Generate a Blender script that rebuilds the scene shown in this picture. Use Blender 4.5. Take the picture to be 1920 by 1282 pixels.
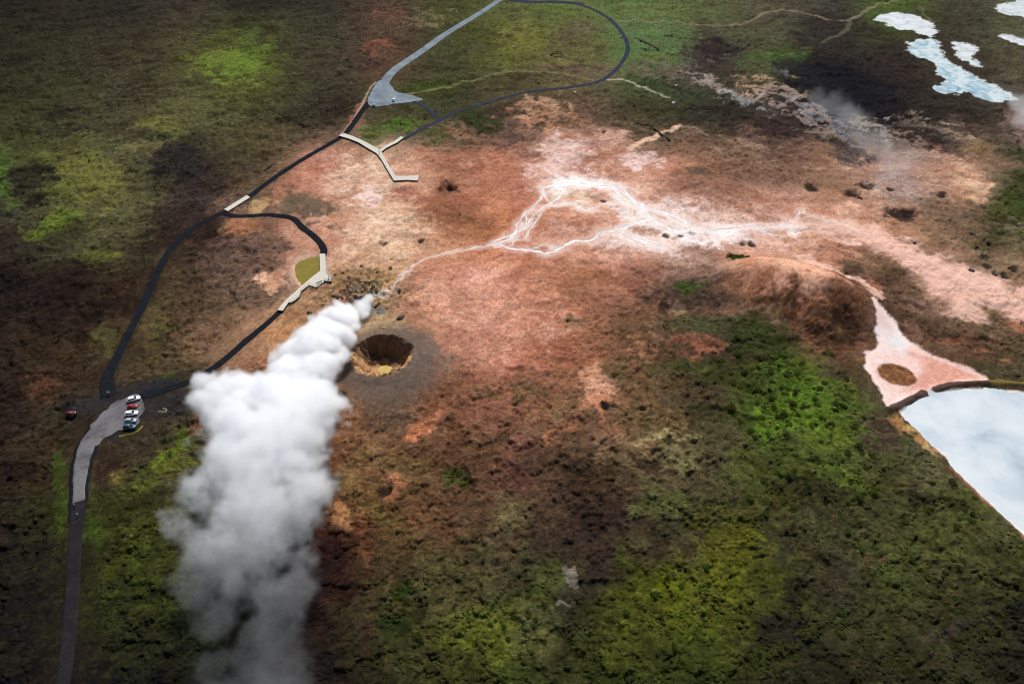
import bpy, bmesh, math, random
import numpy as np
from mathutils import Vector, Matrix, Euler

for o in list(bpy.data.objects):
    bpy.data.objects.remove(o, do_unlink=True)
scene = bpy.context.scene
COL = scene.collection
R = math.radians

# ------------------------------------------------------------------ camera
CAM_H, PITCH = 183.0, R(43.0)
cam_data = bpy.data.cameras.new('camera')
cam_data.sensor_width = 36.0
cam_data.lens = 24.0
cam_data.clip_start = 1.0
cam_data.clip_end = 60000.0
cam = bpy.data.objects.new('camera', cam_data)
COL.objects.link(cam)
cam.location = (0, 0, CAM_H)
cam.rotation_euler = (math.pi / 2 - PITCH, 0, 0)
scene.camera = cam

# ------------------------------------------------------------------ sky, sun, exposure
SUN_EL, SUN_AZ = R(50.0), R(10.0)          # sun ahead of the camera, a little to the right
world = bpy.data.worlds.new('World')
scene.world = world
world.use_nodes = True
wn = world.node_tree.nodes
wl = world.node_tree.links
for n in list(wn):
    wn.remove(n)
w_out = wn.new('ShaderNodeOutputWorld')
w_bg = wn.new('ShaderNodeBackground')
w_sky = wn.new('ShaderNodeTexSky')
w_sky.sky_type = 'NISHITA'
w_sky.sun_disc = False
w_sky.sun_elevation = SUN_EL
w_sky.sun_rotation = SUN_AZ
w_bg.inputs['Strength'].default_value = 0.07
wl.new(w_sky.outputs[0], w_bg.inputs[0])
wl.new(w_bg.outputs[0], w_out.inputs[0])
sun_d = bpy.data.lights.new('sun', 'SUN')
sun_d.energy = 4.3
sun_d.angle = R(0.53)
sun_d.color = (1.0, 0.965, 0.92)
sun = bpy.data.objects.new('sun', sun_d)
COL.objects.link(sun)
sun.location = (0, 300, 400)
sun.rotation_euler = (-(math.pi / 2 - SUN_EL), 0, -SUN_AZ)
vs = scene.view_settings
vs.view_transform = 'Standard'
vs.look = 'None'
vs.gamma = 1.0
vs.use_curve_mapping = False
vs.exposure = 0.2
cy = scene.cycles
cy.filter_width = 1.15
cy.use_denoising = True
cy.denoiser = 'OPENIMAGEDENOISE'
cy.volume_bounces = 14
cy.max_bounces = 16
cy.transparent_max_bounces = 96
cy.volume_step_rate = 1.0
cy.volume_max_steps = 512

# ------------------------------------------------------------------ helpers
F_PX = 1280.0
SP, CP = math.sin(PITCH), math.cos(PITCH)


def at(px, py, z=0.0):
    """The point of the level plane z that the photograph shows at pixel (px, py) of 1920 x 1282."""
    a = (px - 960.0) / F_PX
    b = (641.0 - py) / F_PX
    dz = -SP + CP * b
    dy = CP + SP * b
    t = (z - CAM_H) / dz
    return Vector((a * t, dy * t, z))


def metres(px, py):
    """Metres per photograph pixel, across, at the ground there."""
    b = (641.0 - py) / F_PX
    return CAM_H / (SP - CP * b) / F_PX


def to_px(X, Y):
    t = Y * CP + CAM_H * SP
    u = 960.0 + F_PX * X / t
    v = 641.0 - F_PX * (Y * SP - CAM_H * CP) / t
    return u, v


def lin(h):
    c = np.array([int(h[i:i + 2], 16) / 255.0 for i in (0, 2, 4)])
    return np.where(c <= 0.04045, c / 12.92, ((c + 0.055) / 1.055) ** 2.4)


def rgba(h, k=1.0):
    c = lin(h) * k
    return (float(c[0]), float(c[1]), float(c[2]), 1.0)


def sstep(a, b, x):
    t = np.clip((x - a) / (b - a), 0, 1)
    return t * t * (3 - 2 * t)


_rng = np.random.RandomState(7)
_perm = np.tile(_rng.permutation(256), 2)
_ang = _rng.rand(256) * 2 * np.pi
_gx, _gy = np.cos(_ang), np.sin(_ang)


def perlin(x, y, seed=0):
    x = x + seed * 17.31
    y = y + seed * 9.77
    xi = np.floor(x).astype(np.int64)
    yi = np.floor(y).astype(np.int64)
    fx, fy = x - xi, y - yi
    u = fx * fx * fx * (fx * (fx * 6 - 15) + 10)
    v = fy * fy * fy * (fy * (fy * 6 - 15) + 10)
    xi &= 255
    yi &= 255

    def g(ix, iy, dx, dy):
        k = _perm[(_perm[ix & 255] + iy) & 255]
        return _gx[k] * dx + _gy[k] * dy
    a = g(xi, yi, fx, fy)
    b = g(xi + 1, yi, fx - 1, fy)
    c = g(xi, yi + 1, fx, fy - 1)
    d = g(xi + 1, yi + 1, fx - 1, fy - 1)
    return ((a + u * (b - a)) + v * ((c + u * (d - c)) - (a + u * (b - a)))) * 1.5


def fbm(X, Y, scale, octv=4, seed=0, gain=0.5, ridged=False):
    out = 0.0
    amp, tot = 1.0, 0.0
    f = 1.0 / scale
    for k in range(octv):
        n = perlin(X * f, Y * f, seed + k * 3)
        if ridged:
            n = 1 - 2 * np.abs(n)
        out = out + amp * n
        tot += amp
        amp *= gain
        f *= 2.03
    return out / tot


def smooth_line(pts, n=8):
    """Catmull-Rom through 2-D or 3-D points."""
    P = [np.array(p, float) for p in pts]
    P = [2 * P[0] - P[1]] + P + [2 * P[-1] - P[-2]]
    out = []
    for i in range(1, len(P) - 2):
        for k in range(n):
            t = k / n
            out.append(0.5 * ((2 * P[i]) + (-P[i - 1] + P[i + 1]) * t + (2 * P[i - 1] - 5 * P[i] + 4 * P[i + 1] - P[i + 2]) * t * t
                              + (-P[i - 1] + 3 * P[i] - 3 * P[i + 1] + P[i + 2]) * t ** 3))
    out.append(P[-2])
    return np.array(out)


def ground_line(pix, n=6):
    return smooth_line([tuple(at(*p[:2]))[:2] for p in pix], n)


def ground_poly(pix, n=4):
    q = list(pix) + [pix[0]]
    P = [np.array(tuple(at(*p))[:2]) for p in q]
    P = [P[-2]] + P + [P[1]]
    out = []
    for i in range(1, len(P) - 2):
        for k in range(n):
            t = k / n
            out.append(0.5 * ((2 * P[i]) + (-P[i - 1] + P[i + 1]) * t + (2 * P[i - 1] - 5 * P[i] + 4 * P[i + 1] - P[i + 2]) * t * t
                              + (-P[i - 1] + 3 * P[i] - 3 * P[i + 1] + P[i + 2]) * t ** 3))
    return np.array(out)


def d_line(X, Y, pts, maxd=30.0):
    D = np.full(X.shape, 1e6)
    lo, hi = pts.min(0) - maxd, pts.max(0) + maxd
    m = np.where((X > lo[0]) & (X < hi[0]) & (Y > lo[1]) & (Y < hi[1]))
    x, y = X[m], Y[m]
    if x.size == 0:
        return D
    d = np.full(x.shape, 1e12)
    for a, b in zip(pts[:-1], pts[1:]):
        ab = b - a
        L = ab @ ab + 1e-9
        t = np.clip(((x - a[0]) * ab[0] + (y - a[1]) * ab[1]) / L, 0, 1)
        d = np.minimum(d, (x - a[0] - t * ab[0]) ** 2 + (y - a[1] - t * ab[1]) ** 2)
    D[m] = np.sqrt(d)
    return D


def d_poly(X, Y, pts, maxd=30.0):
    """Signed distance to a polygon, negative inside."""
    D = np.full(X.shape, 1e6)
    lo, hi = pts.min(0) - maxd, pts.max(0) + maxd
    m = np.where((X > lo[0]) & (X < hi[0]) & (Y > lo[1]) & (Y < hi[1]))
    x, y = X[m], Y[m]
    if x.size == 0:
        return D
    d = np.full(x.shape, 1e12)
    inside = np.zeros(x.shape, bool)
    n = len(pts)
    for i in range(n):
        a, b = pts[i], pts[(i + 1) % n]
        ab = b - a
        L = ab @ ab + 1e-9
        t = np.clip(((x - a[0]) * ab[0] + (y - a[1]) * ab[1]) / L, 0, 1)
        d = np.minimum(d, (x - a[0] - t * ab[0]) ** 2 + (y - a[1] - t * ab[1]) ** 2)
        c = ((a[1] > y) != (b[1] > y))
        with np.errstate(divide='ignore', invalid='ignore'):
            xi = (b[0] - a[0]) * (y - a[1]) / (b[1] - a[1] + 1e-12) + a[0]
        inside ^= c & (x < xi)
    D[m] = np.where(inside, -np.sqrt(d), np.sqrt(d))
    return D


# ------------------------------------------------------------------ traced layout (photograph pixels, laid on the ground)
ROADS = {
    'asphalt_road': ([(108, 1330), (118, 1282), (128, 1200), (135, 1120), (139, 1040), (143, 985), (147, 938)], 4.0, 4.3),
    'gravel_road': ([(147, 940), (150, 895), (157, 855), (170, 822), (196, 798)], 3.9, 6.0),
}
P_WEST = [(206, 742), (201, 715), (211, 685), (232, 645), (255, 597), (275, 552), (295, 511), (313, 478), (336, 450), (365, 426), (400, 407), (424, 396)]
P_NORTH = [(465, 371), (500, 344), (545, 313), (590, 286), (625, 266), (645, 253), (660, 235), (680, 207), (693, 190)]
P_LOOP = [(420, 400), (440, 405), (465, 405), (500, 403), (530, 406), (552, 412), (566, 426), (592, 446), (606, 465), (606, 480)]
P_EAST = [(527, 583), (500, 607), (470, 632), (432, 665), (400, 690), (370, 709), (335, 722), (295, 735), (258, 745)]
P_FAR = [(757, 262), (785, 245), (822, 227), (850, 213), (890, 200), (930, 188), (970, 177), (1010, 170), (1060, 165), (1105, 158),
         (1132, 149), (1155, 131), (1172, 108), (1177, 90), (1170, 68), (1150, 42), (1125, 25), (1095, 12), (1060, 4)]
P_SHORT = [(742, 191), (770, 190), (798, 202), (817, 216), (825, 227)]
G_ROAD = [(960, -16), (930, 5), (900, 25), (865, 46), (830, 68), (800, 90), (768, 112), (742, 130), (726, 147), (716, 166)]
TOP_ASPHALT = [(938, -4), (990, 4), (1040, 4), (1095, 8)]

LOT_SOUTH = [(214, 756), (238, 744), (262, 741), (268, 760), (262, 790), (243, 806), (215, 811), (196, 822), (186, 834), (170, 838), (163, 824), (170, 800), (182, 783), (198, 768)]
LOT_NORTH = [(700, 165), (716, 150), (733, 160), (742, 172), (768, 178), (792, 187), (768, 192), (735, 196), (702, 201), (689, 192)]

POOL_WHITE = [(1692, 765), (1718, 752), (1742, 740), (1780, 733), (1830, 730), (1880, 732), (1930, 738), (2020, 750), (2120, 800), (2170, 900), (2150, 1030),
              (2060, 1085), (1980, 1052), (1920, 1003), (1880, 965), (1840, 925), (1800, 885), (1765, 845), (1735, 815), (1708, 791), (1694, 777)]
FLAT_PINK = [(1632, 572), (1668, 600), (1702, 636), (1737, 656), (1790, 681), (1830, 697), (1856, 712), (1800, 721), (1764, 727), (1742, 735),
             (1724, 744), (1700, 752), (1670, 763), (1652, 741), (1637, 713), (1630, 692), (1624, 668), (1641, 650), (1649, 622), (1640, 596)]
POND_YELLOW = [(602, 484), (590, 482), (572, 486), (557, 494), (553, 506), (556, 520), (566, 535), (580, 536), (604, 520)]
POND_A = [(1645, 36), (1664, 25), (1690, 25), (1722, 32), (1744, 47), (1753, 63), (1746, 70), (1727, 63), (1706, 55), (1680, 53), (1662, 43)]
POND_B = [(1709, 78), (1735, 74), (1755, 76), (1762, 97), (1776, 113), (1802, 128), (1832, 146), (1862, 160), (1885, 168), (1899, 183), (1872, 188), (1846, 185),
          (1816, 173), (1796, 173), (1772, 173), (1756, 165), (1766, 158), (1776, 152), (1760, 134), (1746, 112), (1722, 106), (1708, 96)]
POND_C = [(1788, 80), (1806, 81), (1826, 88), (1822, 108), (1842, 124), (1822, 118), (1804, 109), (1797, 96)]
POND_E = [(1868, 14), (1884, 8), (1910, 3), (1950, 0), (1990, 10), (1975, 34), (1935, 34), (1908, 30), (1886, 26)]
POND_D = [(1876, 68), (1892, 65), (1915, 72), (1950, 82), (1925, 84), (1900, 79)]

CRATER = at(717, 672)
CR_R = 11.6

STREAMS = [  # pixel line, width in metres
    ([(697, 555), (722, 555), (741, 537), (762, 514), (790, 490), (825, 478), (860, 470), (905, 463), (926, 456)], 0.75),
    ([(926, 459), (955, 465), (985, 468), (1005, 470), (1022, 474), (1045, 468), (1058, 460), (1078, 452), (1105, 451), (1122, 443), (1135, 435), (1165, 430), (1180, 424), (1196, 418), (1222, 416), (1250, 427), (1276, 433), (1310, 434), (1342, 432)], 1.7),
    ([(924, 456), (942, 448), (963, 440), (968, 424), (984, 400), (1000, 390), (1014, 373), (1020, 362), (1018, 352)], 1.0),
    ([(930, 460), (958, 446), (984, 425), (1000, 406), (1014, 395), (1028, 388), (1042, 377), (1062, 357), (1086, 350), (1116, 345)], 1.3),
    ([(1018, 353), (1040, 347), (1066, 341), (1100, 343), (1130, 347), (1150, 350), (1166, 370), (1190, 386), (1214, 404), (1236, 418)], 1.9),
    ([(1150, 349), (1166, 351), (1180, 368), (1202, 385), (1232, 395), (1266, 405), (1300, 424), (1338, 433)], 1.7),
    ([(1330, 433), (1380, 428), (1420, 425), (1468, 425), (1490, 411), (1499, 394)], .7),
    ([(1032, 388), (1050, 383), (1074, 380), (1088, 390), (1108, 397), (1122, 395)], 1.2),
    ([(1062, 384), (1080, 378), (1098, 379)], 1.2),
    ([(1076, 391), (1092, 396), (1112, 390), (1134, 381)], 0.8),
    ([(1020, 362), (1028, 378), (1036, 390)], 1.1),
    ([(952, 465), (966, 450), (986, 449), (990, 434), (1006, 416), (1016, 400)], 0.8),
    ([(984, 400), (988, 412), (984, 424)], 0.7),
    ([(986, 468), (1004, 462), (1024, 458), (1040, 464), (1056, 461)], 0.7),
    ([(1070, 341), (1074, 333), (1076, 326)], 0.7),
    ([(1150, 350), (1172, 364), (1192, 380), (1216, 402), (1240, 420), (1262, 430)], 1.3),
    ([(1236, 395), (1262, 410), (1284, 428)], 1.0),
    ([(1165, 350), (1182, 352), (1200, 362)], 0.9),
    ([(1150, 437), (1180, 443), (1205, 452), (1230, 462), (1250, 465)], 1.5),
    ([(1172, 432), (1196, 444), (1222, 452), (1248, 459)], 1.2),
    ([(1165, 440), (1184, 452), (1212, 462), (1240, 467)], 1.0),
    ([(940, 462), (952, 452), (968, 444)], 0.8),
    ([(1180, 372), (1206, 392), (1236, 408), (1270, 424), (1300, 431)], .8), ([(1210, 388), (1240, 400), (1272, 414), (1310, 428)], .7), ([(1130, 437), (1150, 430), (1176, 420), (1200, 412), (1216, 410)], .7),
    ([(1100, 343), (1122, 352), (1142, 358), (1160, 372), (1178, 386)], .7), ([(1020, 362), (1036, 356), (1052, 350), (1070, 346)], .8), ([(1228, 424), (1252, 430), (1284, 436), (1318, 437)], .8), ([(1190, 447), (1216, 457), (1238, 462)], .7),
    ([(1036, 388), (1056, 386), (1078, 388), (1098, 393)], .7), ([(975, 430), (990, 420), (1000, 412)], .6), ([(1510, 402), (1550, 412), (1590, 424), (1630, 440)], .5),
    ([(950, 444), (972, 434), (984, 426)], 0.6),
]

# name, base height of hills and hollows: (px, py, radius across m, radius along m, rotation, height m, power)
MOUNDS = [
    (1500, 545, 34, 19, -0.35, 9.5, 2.6), (1420, 520, 20, 13, -0.3, 3.0, 2.0), (1560, 575, 17, 13, -0.5, 3.5, 2.0),
    (845, 392, 17, 15, 0.2, 4.2, 1.8), (838, 352, 6.5, 6, 0.0, 2.2, 2.0), (580, 385, 12, 11, -0.3, 2.4, 1.8), (766, 352, 9, 5, 0, 1.6, 2.0),
    (1035, 400, 14, 12, 0.2, 2.0, 2.0), (1085, 425, 15, 10, 0.0, 1.6, 2.0), (1290, 335, 22, 16, 0.0, 2.4, 2.0),
    (1270, 640, 20, 10, 0.0, 2.6, 2.0), (1290, 575, 22, 9, 0.1, -2.4, 2.0), (1685, 702, 6.2, 4.8, -0.3, 1.0, 2.2),
    (710, 88, 10, 9, 0, 3.0, 2), (1250, 870, 12, 6, -0.4, -1.8, 2.0), (1500, 880, 20, 14, 0, 2.2, 2.0), (1080, 960, 20, 16, 0, -1.6, 2.0),
    (330, 560, 22, 18, 0.2, -1.0, 2.0), (300, 350, 22, 24, 0.1, -2.0, 2.0), (130, 540, 26, 20, 0.0, 1.6, 2.0), (60, 380, 18, 22, 0, -2.0, 2.0),
    (1330, 90, 22, 26, 0, -2.2, 2.0), (1590, 190, 46, 60, -0.5, -6.0, 2.0), (1470, 175, 26, 22, -0.4, 2.2, 2.0), (1570, 240, 22, 18, -0.4, 1.8, 2.0),
    (1850, 1000, 26, 16, -0.6, 1.0, 2.0), (1660, 1130, 22, 16, 0.0, 1.2, 2.0), (1180, 1180, 24, 18, 0.0, 1.0, 2.0),
    (720, 905, 5, 4, 0.3, -1.4, 2.0), (1500, 700, 26, 16, -0.3, 1.2, 2.0),
]
PITS = [  # dark little fumarole pits and boulder holes (px, py, radius m, depth m)
    (1600, 363, 3.4, 1.8), (1628, 349, 4.2, 2.0), (1669, 356, 2.0, 1.0), (1524, 352, 4.0, 1.6), (1688, 400, 6.0, 2.2), (1706, 396, 3.4, 1.4), (1765, 364, 3.0, 1.2),
    (1716, 454, 1.8, 1.2), (1822, 505, 2.4, 1.0), (1852, 498, 2.0, 0.8), (1886, 515, 2.0, 1.0), (1868, 512, 1.6, 0.8), (1900, 502, 2.0, 0.8),
    (846, 356, 3.0, 2.6), (790, 452, 1.8, 1.0), (720, 456, 2.0, 0.8), (1342, 96, 1.6, 0.8), (1248, 441, 1.5, 0.7), (1298, 437, 1.8, 0.8), (1276, 441, 1.4, 0.7),
    (1392, 457, 2.2, 0.9), (1408, 458, 2.0, 0.9), (1132, 377, 1.5, 0.7), (1134, 758, 1.8, 0.8), (1152, 758, 1.4, 0.6), (720, 916, 2.2, 1.4), (1292, 885, 0.9, 0.6),
    (1132, 245, 1.6, 0.7), (1850, 478, 1.8, 0.8), (1825, 437, 1.6, 0.7),
]

_roadlines = [ground_line(p) for p in (P_WEST, P_NORTH, P_LOOP, P_EAST, P_FAR, P_SHORT, G_ROAD, TOP_ASPHALT)] + [ground_line(v[0]) for v in ROADS.values()]
_boardlines = [ground_line(p, 3) for p in ([(424, 396), (466, 370)], [(637, 254), (680, 272), (712, 289), (742, 338), (784, 335)], [(757, 261), (712, 285)], [(606, 480), (606, 512), (524, 586)])]
_pools = {k: ground_poly(v) for k, v in dict(white=POOL_WHITE, pink=FLAT_PINK, yellow=POND_YELLOW, a=POND_A, b=POND_B, c=POND_C, d=POND_D, e=POND_E, ls=LOT_SOUTH, ln=LOT_NORTH).items()}
_streams = [(ground_line(p), w) for p, w in STREAMS]
_dam = [ground_line([(1668, 771), (1690, 758), (1712, 747), (1732, 736)]), ground_line([(1756, 730), (1790, 722), (1840, 719), (1900, 720), (1990, 735)])]


def base_height(X, Y, rough=True, sheet=False):
    """Height of the ground without its small hummocks when rough is False."""
    H = 1.1 * fbm(X, Y, 120, 3, 11) + 0.45 * fbm(X, Y, 35, 3, 12)
    calm = np.zeros(X.shape)
    even = np.zeros(X.shape)
    for k, p in _pools.items():
        d = d_poly(X, Y, p, 14)
        calm = np.maximum(calm, 1 - sstep(1.0, 13.0, d))
    for L in _roadlines:
        d = d_line(X, Y, L, 16)
        calm = np.maximum(calm, 0.85 * (1 - sstep(2.0, 14.0, d)))
        even = np.maximum(even, 1 - sstep(4.5, 12.0, d))
    for L in _boardlines:
        calm = np.maximum(calm, 0.95 * (1 - sstep(2.0, 12.0, d_line(X, Y, L, 14))))
    H = H * (1 - calm)
    for px, py, ra, rb, rot, h, pw in MOUNDS:
        c = at(px, py)
        c_, s_ = math.cos(rot), math.sin(rot)
        dx, dy = X - c.x, Y - c.y
        q = np.sqrt(((dx * c_ + dy * s_) / ra) ** 2 + ((-dx * s_ + dy * c_) / rb) ** 2)
        H = H + h * np.exp(-1.6 * q ** pw)
    if rough:
        loose = np.minimum(1 - calm, 1 - even)
        u_, v_ = to_px(X, np.maximum(Y, 45.0))
        gx_ = np.clip(u_ / 120.0, 0, 15.99)
        gy_ = np.clip(np.interp(v_, GY, np.arange(13)), 0, 11.99)
        Gm = GRID.mean(2)
        i0, j0 = gx_.astype(int), gy_.astype(int)
        a_, b_ = gx_ - i0, gy_ - j0
        clay = (Gm[j0, i0] * (1 - a_) + Gm[j0, i0 + 1] * a_) * (1 - b_) + (Gm[j0 + 1, i0] * (1 - a_) + Gm[j0 + 1, i0 + 1] * a_) * b_
        clay = sstep(.09, .22, clay)
        for L, w in _streams:
            loose = np.minimum(loose, .12 + sstep(w, w + 7.0, d_line(X, Y, L, 10)))
        mc = at(1490, 540)
        loose = loose * (1 - .45 * clay) * (1 - .55 * np.exp(-(((X - mc.x) / 34) ** 2 + ((Y - mc.y) / 22) ** 2)))
        H = H + loose * (1.5 * fbm(X, Y, 11, 4, 21, .55) + 0.24 * fbm(X, Y, 2.6, 2, 22)
                         - 0.9 * sstep(.40, .62, fbm(X, Y, 21, 5, 171, .62, True)) - 0.45 * sstep(.44, .64, fbm(X, Y, 8, 4, 175, .62, True)))
    # the crater
    dx, dy = X - CRATER.x, Y - CRATER.y
    r = np.hypot(dx, dy)
    th = np.arctan2(dy, dx)
    Rw = CR_R * (1 + 0.05 * np.sin(2 * th + 0.6) + 0.045 * np.sin(3 * th + 2.0) + 0.03 * np.sin(7 * th)) + 1.5 * fbm(X, Y, 5.0, 4, 31)
    t = r / Rw
    near = sstep(34, 20, r)
    H = H * (1 - near) + near * (2.1 * np.exp(-((np.maximum(t, 1) - 1) / 0.55) ** 1.3) + 0.12 * fbm(X, Y, 3, 3, 32))
    wall = sstep(1.03, .38 + .24 * sstep(-2.0, 8.0, dy) + .08 * np.sin(3 * th + 1), t)
    ledge = 0.9 * fbm(X, Y, 4.0, 3, 33) * sstep(0.35, 0.5, t) * (t < 1)
    H = np.where(t < 1.02, H * (1 - wall) + (-6.3) * wall + ledge, H)
    H = np.where(t < 0.28, -6.6 + .05 * fbm(X, Y, 1.5, 2, 34), H)
    if sheet:
        H = np.where(t < 1.08, H - 3.5 * sstep(1.08, .98, t), H)
    for px, py, rr, dep in PITS:
        c = at(px, py)
        q = np.hypot(X - c.x, Y - c.y) / rr
        H = H - dep * np.exp(-(q ** 2) * 1.6) + 0.12 * dep * np.exp(-((q - 1.5) / 0.5) ** 2)
    # hollows of the pools
    for k, dep in (('white', 1.0), ('yellow', 0.9), ('a', 0.8), ('b', 0.8), ('c', 0.8), ('d', 0.8), ('e', 0.8)):
        d = d_poly(X, Y, _pools[k], 12)
        if k in 'abcde':
            d = d + 7.0 * fbm(X, Y, 9, 4, 161, .65)
        elif k == 'white':
            d = d + 3.0 * fbm(X, Y, 7, 4, 163, .6)
        H = H - dep * sstep(1.4, -1.4, d)
    d = d_poly(X, Y, _pools['pink'], 8)
    isl = MOUNDS[12]
    H = H - 0.35 * sstep(2.0, -1.0, d)
    for L in _dam:
        d = d_line(X, Y, L, 10)
        H = H + 1.0 * np.exp(-(d / 1.5) ** 2)
    for L, w in _streams:
        d = d_line(X, Y, L, 6)
        H = H - 0.18 * np.exp(-(d / (w * 1.1)) ** 2)
    # rocky broken ground round the steam vent
    c = at(690, 545)
    q = np.exp(-(((X - c.x) / 26) ** 2 + ((Y - c.y) / 17) ** 2))
    if rough:
        H = H + q * 2.0 * fbm(X, Y, 6.5, 4, 41, .6, ridged=True)
    c = at(693, 556)
    q = np.hypot(X - c.x, Y - c.y)
    H = H - 2.0 * np.exp(-(q / 4.5) ** 2)
    return H


def hz(x, y, rough=False):
    return float(base_height(np.array([float(x)]), np.array([float(y)]), rough)[0])


# ------------------------------------------------------------------ colour of the ground, with some shade painted in
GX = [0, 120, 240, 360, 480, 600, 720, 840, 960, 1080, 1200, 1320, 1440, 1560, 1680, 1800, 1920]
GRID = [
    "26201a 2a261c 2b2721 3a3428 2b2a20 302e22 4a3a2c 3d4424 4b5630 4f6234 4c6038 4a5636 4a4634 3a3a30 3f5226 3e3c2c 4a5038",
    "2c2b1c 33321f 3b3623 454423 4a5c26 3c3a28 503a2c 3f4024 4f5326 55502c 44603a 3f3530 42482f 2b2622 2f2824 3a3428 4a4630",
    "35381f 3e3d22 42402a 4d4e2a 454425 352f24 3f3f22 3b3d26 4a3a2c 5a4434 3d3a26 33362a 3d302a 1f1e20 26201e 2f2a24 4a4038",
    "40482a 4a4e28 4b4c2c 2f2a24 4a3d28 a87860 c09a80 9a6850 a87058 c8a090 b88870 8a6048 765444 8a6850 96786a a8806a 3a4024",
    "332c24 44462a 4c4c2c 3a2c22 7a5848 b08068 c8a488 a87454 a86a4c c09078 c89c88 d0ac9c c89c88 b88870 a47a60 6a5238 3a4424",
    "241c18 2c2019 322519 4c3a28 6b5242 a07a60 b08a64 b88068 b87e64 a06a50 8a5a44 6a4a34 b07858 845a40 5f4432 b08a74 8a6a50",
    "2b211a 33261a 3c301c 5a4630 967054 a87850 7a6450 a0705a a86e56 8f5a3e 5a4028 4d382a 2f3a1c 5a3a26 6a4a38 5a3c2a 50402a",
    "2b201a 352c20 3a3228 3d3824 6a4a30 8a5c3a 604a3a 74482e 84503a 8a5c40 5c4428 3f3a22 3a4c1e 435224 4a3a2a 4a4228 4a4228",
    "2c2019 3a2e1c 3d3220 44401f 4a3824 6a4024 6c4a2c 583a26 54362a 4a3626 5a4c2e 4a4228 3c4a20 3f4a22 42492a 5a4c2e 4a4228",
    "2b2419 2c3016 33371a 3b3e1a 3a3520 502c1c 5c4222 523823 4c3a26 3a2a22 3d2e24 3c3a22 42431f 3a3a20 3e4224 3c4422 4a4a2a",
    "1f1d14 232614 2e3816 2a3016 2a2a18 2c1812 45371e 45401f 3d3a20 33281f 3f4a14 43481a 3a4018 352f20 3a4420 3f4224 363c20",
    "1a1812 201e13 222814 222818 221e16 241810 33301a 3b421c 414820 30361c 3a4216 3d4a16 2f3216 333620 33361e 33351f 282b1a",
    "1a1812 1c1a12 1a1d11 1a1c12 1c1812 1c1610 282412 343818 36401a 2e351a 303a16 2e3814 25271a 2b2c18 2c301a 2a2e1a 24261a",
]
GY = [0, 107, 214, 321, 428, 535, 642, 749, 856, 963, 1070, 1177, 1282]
GRID = np.array([[lin(h) for h in r.split()] for r in GRID])  # dark outer cells carry lens falloff and cloud shade as ground colour

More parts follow.
